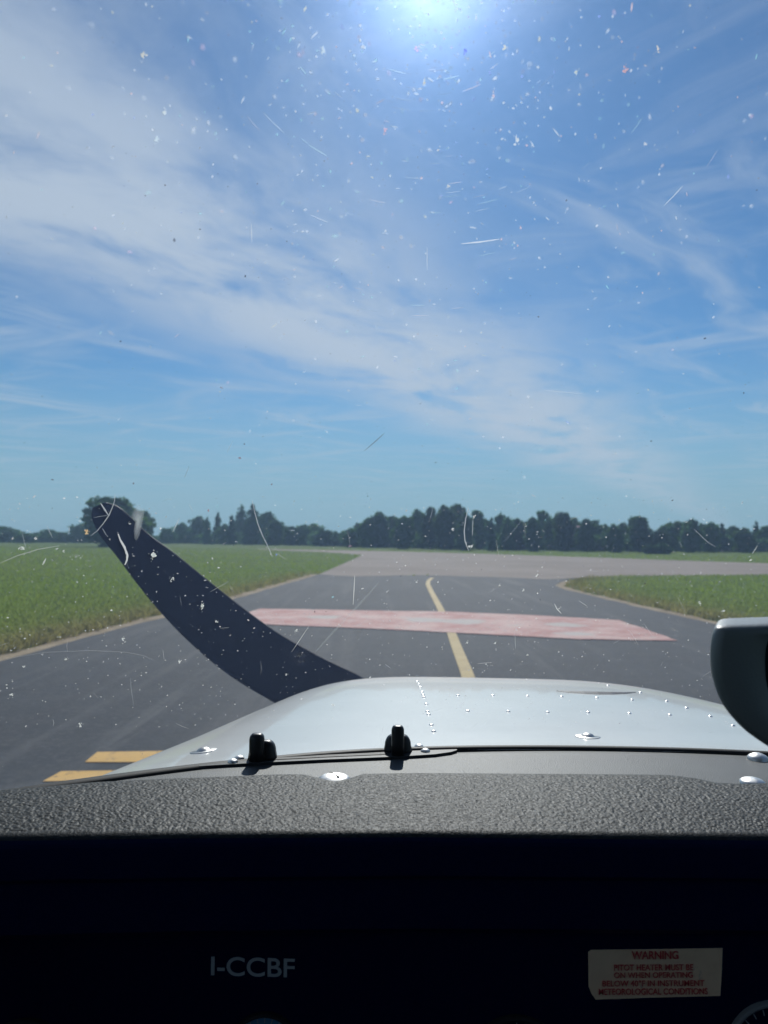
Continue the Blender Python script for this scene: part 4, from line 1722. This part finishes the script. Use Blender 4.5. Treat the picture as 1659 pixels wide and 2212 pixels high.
# arcs round the sun: glints of micro scratches painted as pale lines
for i in range(60):
    a = rs.gauss(math.pi / 2, 0.45)
    rad = rs.uniform(150, 760)
    da = rs.uniform(10, 45) / rad
    q = [(925 + rad * math.cos(a + da * t), -60 + rad * math.sin(a + da * t)) for t in (-.5, 0, .5)]
    if min(v[1] for v in q) < -60:
        continue
    scratch_or_glint(q, rs.uniform(.4, .9), rs.choice(((.8, .85, .9), (.8, .85, .9), (.6, .85, .85), (.9, .75, .75))), rs.uniform(.12, .4))


def splat(px, py, size, col=(.72, .73, .70), legs=6, al=.9, stretch=1.0, tiltang=0.0):
    x, z = pane_xz(px, py)
    n_ = pane_normal(x, z)
    c_ = Vector((x, pane_y(x, z), EYE.z + z)) + n_ * 0.0064
    u = n_.cross(Vector((0, 0, 1))).normalized()
    v = n_.cross(u).normalized()
    r = size / 1661.0 * 0.8 * 0.36
    V, F = [], []

    def chip(qx, qy, rad, el=1.0, an=0.0):
        k = random.choice((5, 6, 7))
        base = len(V)
        ph = random.uniform(0, 6.28)
        for j in range(k):
            a = 2 * math.pi * j / k + ph
            rr = rad * random.uniform(.6, 1.25)
            x0, y0 = math.cos(a) * rr * el, math.sin(a) * rr
            q = (qx + x0 * math.cos(an) - y0 * math.sin(an), qy + x0 * math.sin(an) + y0 * math.cos(an))
            q = (q[0] * math.cos(tiltang) - q[1] * math.sin(tiltang), q[0] * math.sin(tiltang) + q[1] * math.cos(tiltang))
            V.append(c_ + u * q[0] + v * q[1])
        qc = (qx * math.cos(tiltang) - qy * math.sin(tiltang), qx * math.sin(tiltang) + qy * math.cos(tiltang))
        V.append(c_ + u * qc[0] + v * qc[1] + n_ * rad * .3)
        for j in range(k):
            F.append((base + j, base + (j + 1) % k, base + k))
    for j in range(9):
        chip(random.gauss(0, .33) * r, random.gauss(0, .33) * r * stretch, r * random.uniform(.16, .42), random.uniform(1, 1.8), random.uniform(0, 3.14))
    for j in range(legs):
        a = random.uniform(0, 6.28)
        d_ = random.uniform(.7, 1.5)
        chip(math.cos(a) * r * d_, math.sin(a) * r * d_ * stretch, r * random.uniform(.05, .13), random.uniform(1, 3.5), a)
    o = big_mesh('bug_splat_or_sparkle', np.array([tuple(q) for q in V]), np.array(F), M_speck, pane, attr=np.array([(*col, al)] * len(V)))
    o.matrix_parent_inverse = Matrix.Identity(4)
    return o


for (q, s, st) in ((zA(1325, 575), 17, 1.6), (z7(755, 105), 13, 1.7), (z7(883, 222), 15, 1.4), (zA(185, 508), 14, .7), (z7(945, 288), 9, 1.3), (z7(540, 368), 9, 1.5), (z7(785, 465), 9, 1.5),
                   (z7(1295, 330), 11, 1.5), (z7(1253, 520), 9, 1.3), (z7(290, 455), 10, 1), (z7(50, 612), 10, 1.4), (z7(105, 488), 9, .8), (zC(655, 332), 9, .6), (zC(835, 235), 9, 1.7),
                   (zC(805, 478), 14, 1.5), (z8(1375, 205), 9, 3.0), (z8(1478, 238), 12, 1.3), (z8(635, 428), 9, .7), (z8(495, 378), 8, 1.6), (z8(375, 375), 8, 1.5), (z8(675, 88), 9, 2.2),
                   (z8(513, 130), 8, 1.6), (z8(617, 150), 8, 1.2), (zA(310, 425), 9, 1.0), (zD(1535, 590), 8, 1.0), ((175, 1575), 12, 1.6), ((722, 1531), 12, .9), (zA(1120, 300), 8, 1.2)):
    splat(*q, s, stretch=st, tiltang=random.uniform(-.4, .4))
splat(*zA(745, 375), 12, (.75, .55, .30), stretch=1.5)
for (px, py, s, col) in ((310, 125, 13, (.8, .75, .62)), (358, 250, 10, (.8, .85, .85)), (1122, 308, 15, (.85, .85, .82)), (1356, 155, 13, (.8, .45, .38)), (1427, 112, 11, (.85, .75, .6)),
                         (973, 408, 11, (.75, .75, .72)), (1250, 160, 10, (.75, .78, .7)), (700, 117, 11, (.7, .8, .85)), (787, 105, 10, (.75, .8, .85)), (921, 183, 9, (.9, .8, .5)),
                         (905, 112, 11, (.9, .6, .9)), (1010, 116, 10, (.15, .2, .9)), (1095, 110, 10, (.9, .85, .6)), (835, 285, 11, (.8, .5, .55)), (340, 305, 13, (.7, .8, .85)), (1400, 315, 9, (.8, .8, .8))):
    splat(px, py, s, col, al=.55, stretch=random.uniform(1, 1.8))  # upper tinted ones: diffraction colours of the sun sparkle painted in
# milky smear beside the propeller tip
sm = [zA(1185, 135), zA(1215, 160), zA(1250, 172), zA(1243, 230), zA(1228, 310), zA(1205, 400), zA(1180, 445), zA(1160, 425), zA(1155, 350), zA(1165, 280), zA(1130, 240), zA(1150, 185)]
V = []
for q in sm:
    x, z = pane_xz(*q)
    V.append(tuple(Vector((x, pane_y(x, z), EYE.z + z)) + pane_normal(x, z) * 0.0063))
cen = np.mean(np.array(V), axis=0)
V.append(tuple(cen + np.array([0, 0.0008, 0.0006])))
F = np.array([(i, (i + 1) % len(sm), len(sm)) for i in range(len(sm))])
o = big_mesh('smear', np.array(V), F, M_speck, pane, attr=np.array([(.5, .53, .54, .12)] * (len(V) - 1) + [(.5, .53, .54, .6)]))
o.matrix_parent_inverse = Matrix.Identity(4)

# ------------------------------------------------------------------ instrument panel
PANEL_Y = 0.672


def panel_pt(px, py):
    return at_y(px, py, PANEL_Y)


bm = bmesh.new()
bmesh.ops.create_cube(bm, size=1)
bm.transform(Matrix.Translation((AX, PANEL_Y + 0.006, EYE.z - 0.50)) @ Matrix.Diagonal((1.5, 0.012, 0.40, 1)))
panel = from_bm('instrument_panel', bm, M_panel, plane)


def text_mesh(body, size, bold=0.0, align='CENTER', space=1.0):
    cu = bpy.data.curves.new('letters', 'FONT')
    cu.body = body
    cu.size = size
    cu.align_x = align
    cu.offset = bold
    cu.extrude = 0.0002
    cu.space_character = space
    to = bpy.data.objects.new('letters', cu)
    C.objects.link(to)
    bpy.context.view_layer.update()
    dg = bpy.context.evaluated_depsgraph_get()
    me = bpy.data.meshes.new_from_object(to.evaluated_get(dg))
    bpy.data.objects.remove(to)
    return me


def place_text(name, body, px0, px1, pybase, pytop, material, parent, y, bold=0.0, rot=0.0):
    me = text_mesh(body, 1.0, bold)
    co = np.zeros(len(me.vertices) * 3, np.float32)
    me.vertices.foreach_get('co', co)
    co = co.reshape(-1, 3)
    mn, mx_ = co.min(0), co.max(0)
    a, b_ = at_y(px0, pybase, y), at_y(px1, pytop, y)
    sx_ = (b_.x - a.x) / (mx_[0] - mn[0])
    sz_ = (b_.z - a.z) / (mx_[1] - mn[1])
    out = np.zeros_like(co)
    X = (co[:, 0] - mn[0]) * sx_
    Z = (co[:, 1] - mn[1]) * sz_
    out[:, 0] = a.x + X
    out[:, 1] = y - co[:, 2] - 0.0006
    out[:, 2] = a.z + Z + (X - (b_.x - a.x) / 2) * math.tan(rot)
    me.vertices.foreach_set('co', out.ravel())
    me.update()
    me.materials.clear()
    me.materials.append(material)
    o_ = bpy.data.objects.new(name, me)
    C.objects.link(o_)
    o_.parent = parent
    if parent.parent is None:
        o_.matrix_parent_inverse = parent.matrix_basis.inverted()
    return o_


t_ = place_text('registration_letters', 'I-CCBF', 456, 637, 2108, 2068, M_letter, panel, PANEL_Y, 0.012, -0.02)
pl = [(1270, 2056), (1276, 2051), (1400, 2049.5), (1560, 2047), (1558, 2100), (1555, 2150), (1400, 2154), (1286, 2158), (1277, 2145), (1271, 2130)]
bm = bmesh.new()
v0 = [bm.verts.new(panel_pt(*q) + Vector((0, -0.0004, 0))) for q in pl]
f0 = bm.faces.new(v0)
ex = bmesh.ops.extrude_face_region(bm, geom=[f0])
for v in ex['geom']:
    if isinstance(v, bmesh.types.BMVert):
        v.co.y -= 0.0005
plac = from_bm('warning_placard', bm, M_plac, panel)
tag(plac, 'worn cream warning placard with red print')
for (body, x0, x1, yb, yt, bd) in (('WARNING', 1364, 1465, 2071, 2054, .02), ('PITOT HEATER MUST BE', 1326, 1497, 2095, 2083, .012), ('ON WHEN OPERATING', 1326, 1496, 2111, 2100, .012),
                                   ('BELOW 40°F IN INSTRUMENT', 1301, 1521, 2129, 2117, .012), ('METEOROLOGICAL CONDITIONS', 1293, 1528, 2147, 2135, .012)):
    place_text('print', body, x0, x1, yb, yt, M_redtxt, panel, PANEL_Y - 0.0010, bd, 0.012)


def gauge(px, py, rpx, dial, name_label):
    c_ = panel_pt(px, py)
    r_ = rpx / 1661.0 * PANEL_Y
    bm_ = bmesh.new()
    n = 40
    prof = [(1.06, 0.0), (1.05, -0.004), (1.0, -0.006), (0.94, -0.004), (0.93, -0.001)]
    rr = [[bm_.verts.new((c_.x + s * r_ * math.cos(2 * math.pi * k / n), c_.y + dy, c_.z + s * r_ * math.sin(2 * math.pi * k / n))) for k in range(n)] for (s, dy) in prof]
    for a, b2_ in zip(rr[:-1], rr[1:]):
        for k in range(n):
            bm_.faces.new((a[k], a[(k + 1) % n], b2_[(k + 1) % n], b2_[k]))
    gz = from_bm('gauge', bm_, M_comp if px > 1600 else M_blackpaint, panel, True)
    bm_ = bmesh.new()
    bm_.faces.new([bm_.verts.new((c_.x + .935 * r_ * math.cos(2 * math.pi * k / n), c_.y - 0.0014, c_.z + .935 * r_ * math.sin(2 * math.pi * k / n))) for k in range(n)])
    bmesh.ops.recalc_face_normals(bm_, faces=bm_.faces[:])
    V_, F_ = [], []
    for k in range(24):
        a = 2 * math.pi * k / 24
        l0, l1, hw = .76, .9, .012
        ca, sa = math.cos(a), math.sin(a)
        b0 = len(V_)
        for (l, s) in ((l0, -hw), (l1, -hw), (l1, hw), (l0, hw)):
            V_.append((c_.x + r_ * (l * ca - s * sa), c_.y - 0.0022, c_.z + r_ * (l * sa + s * ca)))
        F_.append((b0, b0 + 1, b0 + 2, b0 + 3))
    d_ = from_bm('dial', bm_, dial, panel)
    tk = pydata('scale', V_, F_, M_letter, panel)
    tk['kind'] = 'stuff'
    return gz


gauge(572, 2262, 70, M_dial, '')
gauge(1668, 2262, 92, M_panel, '')
gauge(60, 2300, 92, M_panel, '')
gauge(1115, 2296, 95, M_panel, '')

# ------------------------------------------------------------------ cabin around the eye (outside the view, but it shades the panel)
def slab_box(name, x0, x1, y0, y1, z0, z1, material, parent):
    bm_ = bmesh.new()
    bmesh.ops.create_cube(bm_, size=1)
    bm_.transform(Matrix.Translation(((x0 + x1) / 2, (y0 + y1) / 2, EYE.z + (z0 + z1) / 2)) @ Matrix.Diagonal((x1 - x0, y1 - y0, z1 - z0, 1)))
    return from_bm(name, bm_, material, parent)


XL, XR = -0.60, 1.00
slab_box('cabin_roof', XL - .02, XR + .02, -1.4, 0.06, 0.5, 0.53, M_cabin, plane)
V, F = [], []
for x in np.linspace(XL, XR, 20):
    V += [(x, pane_y(x, 0.5), EYE.z + 0.5), (x, 0.05, EYE.z + 0.515)]
F = [(2 * i, 2 * i + 1, 2 * i + 3, 2 * i + 2) for i in range(19)]
rf = pydata('roof_front', V, F, M_cabin, plane)
md = rf.modifiers.new('solid', 'SOLIDIFY')
md.thickness = 0.02
for (x0, x1) in ((XL - .03, XL), (XR, XR + .03)):
    slab_box('side_wall', x0, x1, -1.4, 0.62, -1.1, -0.20, M_cabin, plane)
    slab_box('window_post', x0, x1, -0.55, -0.40, -0.20, 0.5, M_cabin, plane)
    slab_box('roof_rail', x0, x1, -1.4, 0.06, 0.40, 0.5, M_cabin, plane)
slab_box('rear_bulkhead', XL, XR, -1.43, -1.4, -1.1, 0.5, M_cabin, plane)
slab_box('cabin_floor', XL, XR, -1.4, 0.9, -1.13, -1.1, M_cabin, plane)

# ------------------------------------------------------------------ compass in the middle of the windshield
def closed_line(pl, n):
    m_ = len(pl)
    P = [Vector(p) for p in pl]
    out = []
    for i in range(n):
        u = i / n * m_
        k = int(u)
        t = u - k
        a, b, c, d = P[(k - 1) % m_], P[k], P[(k + 1) % m_], P[(k + 2) % m_]
        out.append(0.5 * ((2 * b) + (c - a) * t + (2 * a - 5 * b + 4 * c - d) * t * t + (3 * b - a - 3 * c + d) * t ** 3))
    return out


def make_compass():
    root = empty('magnetic_compass', at_y(1700, 1612, 0.56))
    tag(root, 'black magnetic compass with rounded housing on its bracket at the right edge of the windshield', 'compass')
    Y0, Y1 = 0.50, 0.575           # near face, far end
    # outline of the housing as seen from the seat, closed on the far right
    ctrl = [(1541, 1362), (1556, 1351), (1610, 1348), (1700, 1345), (1820, 1343), (1940, 1347), (2040, 1354), (2062, 1372), (2066, 1440), (2058, 1500),
            (2030, 1556), (1980, 1604), (1920, 1640), (1850, 1658), (1780, 1658), (1720, 1642), (1672, 1620), (1632, 1595), (1600, 1570), (1572, 1539), (1553, 1509), (1540, 1474), (1534, 1438), (1534, 1395)]
    outl = [tuple(p) for p in closed_line(ctrl, 72)]
    YM = 0.508
    base = [at_y(*q, YM) for q in outl]
    cx_ = sum(p.x for p in base) / len(base)
    cz_ = sum(p.z for p in base) / len(base)
    # (y, width scale, height scale, sideways shift)
    prof = [(Y0 + 0.010, 0.63, 0.80, 0.008), (Y0 + 0.003, 0.635, 0.805, 0.008), (Y0 + 0.001, 0.645, 0.81, 0.008), (Y0, 0.66, 0.82, 0.008), (Y0, 0.80, 0.89, 0.004),
            (Y0 + 0.0005, 0.93, 0.945, 0), (Y0 + 0.0025, 0.978, 0.982, 0), (Y0 + 0.007, 0.997, 0.998, 0), (Y0 + 0.012, 1.0, 1.0, 0), (Y0 + 0.03, 1.0, 1.0, 0), (Y1 - 0.02, 0.99, 0.99, 0), (Y1 - 0.004, 0.95, 0.95, 0), (Y1, 0.80, 0.80, 0)]
    V, F = [], []
    n = len(base)
    for (y, s, s2, sh) in prof:
        for p in base:
            V.append((cx_ + (p.x - cx_) * s + sh + 0.47 * max(0.0, y - YM), y, cz_ + (p.z - cz_) * s2))
    for i in range(len(prof) - 1):
        for k in range(n):
            F.append((i * n + k, i * n + (k + 1) % n, (i + 1) * n + (k + 1) % n, (i + 1) * n + k))
    F.append(tuple(range((len(prof) - 1) * n, len(prof) * n))[::-1])
    o_ = pydata('housing', V, F, M_comp, root, True)
    bm_ = bmesh.new()
    bm_.from_mesh(o_.data)
    bmesh.ops.recalc_face_normals(bm_, faces=bm_.faces[:])
    bm_.to_mesh(o_.data)
    bm_.free()
    V = [(cx_ + (p.x - cx_) * 0.632 + 0.008, Y0 + 0.007, cz_ + (p.z - cz_) * 0.802) for p in base]
    V2 = [(x, y + 0.006, z) for (x, y, z) in V]
    pydata('face', V + V2, [tuple(range(n))] + [(k, (k + 1) % n, n + (k + 1) % n, n + k) for k in range(n)], M_face, root)
    # bracket up to the glass
    bm_ = bmesh.new()
    bmesh.ops.create_cube(bm_, size=1)
    top_z = base[3].z
    bm_.transform(Matrix.Translation((0.48, Y1 + 0.10, EYE.z - 0.14)) @ Matrix.Diagonal((0.02, 0.22, 0.012, 1)))
    from_bm('bracket', bm_, M_blackpaint, root)


make_compass()
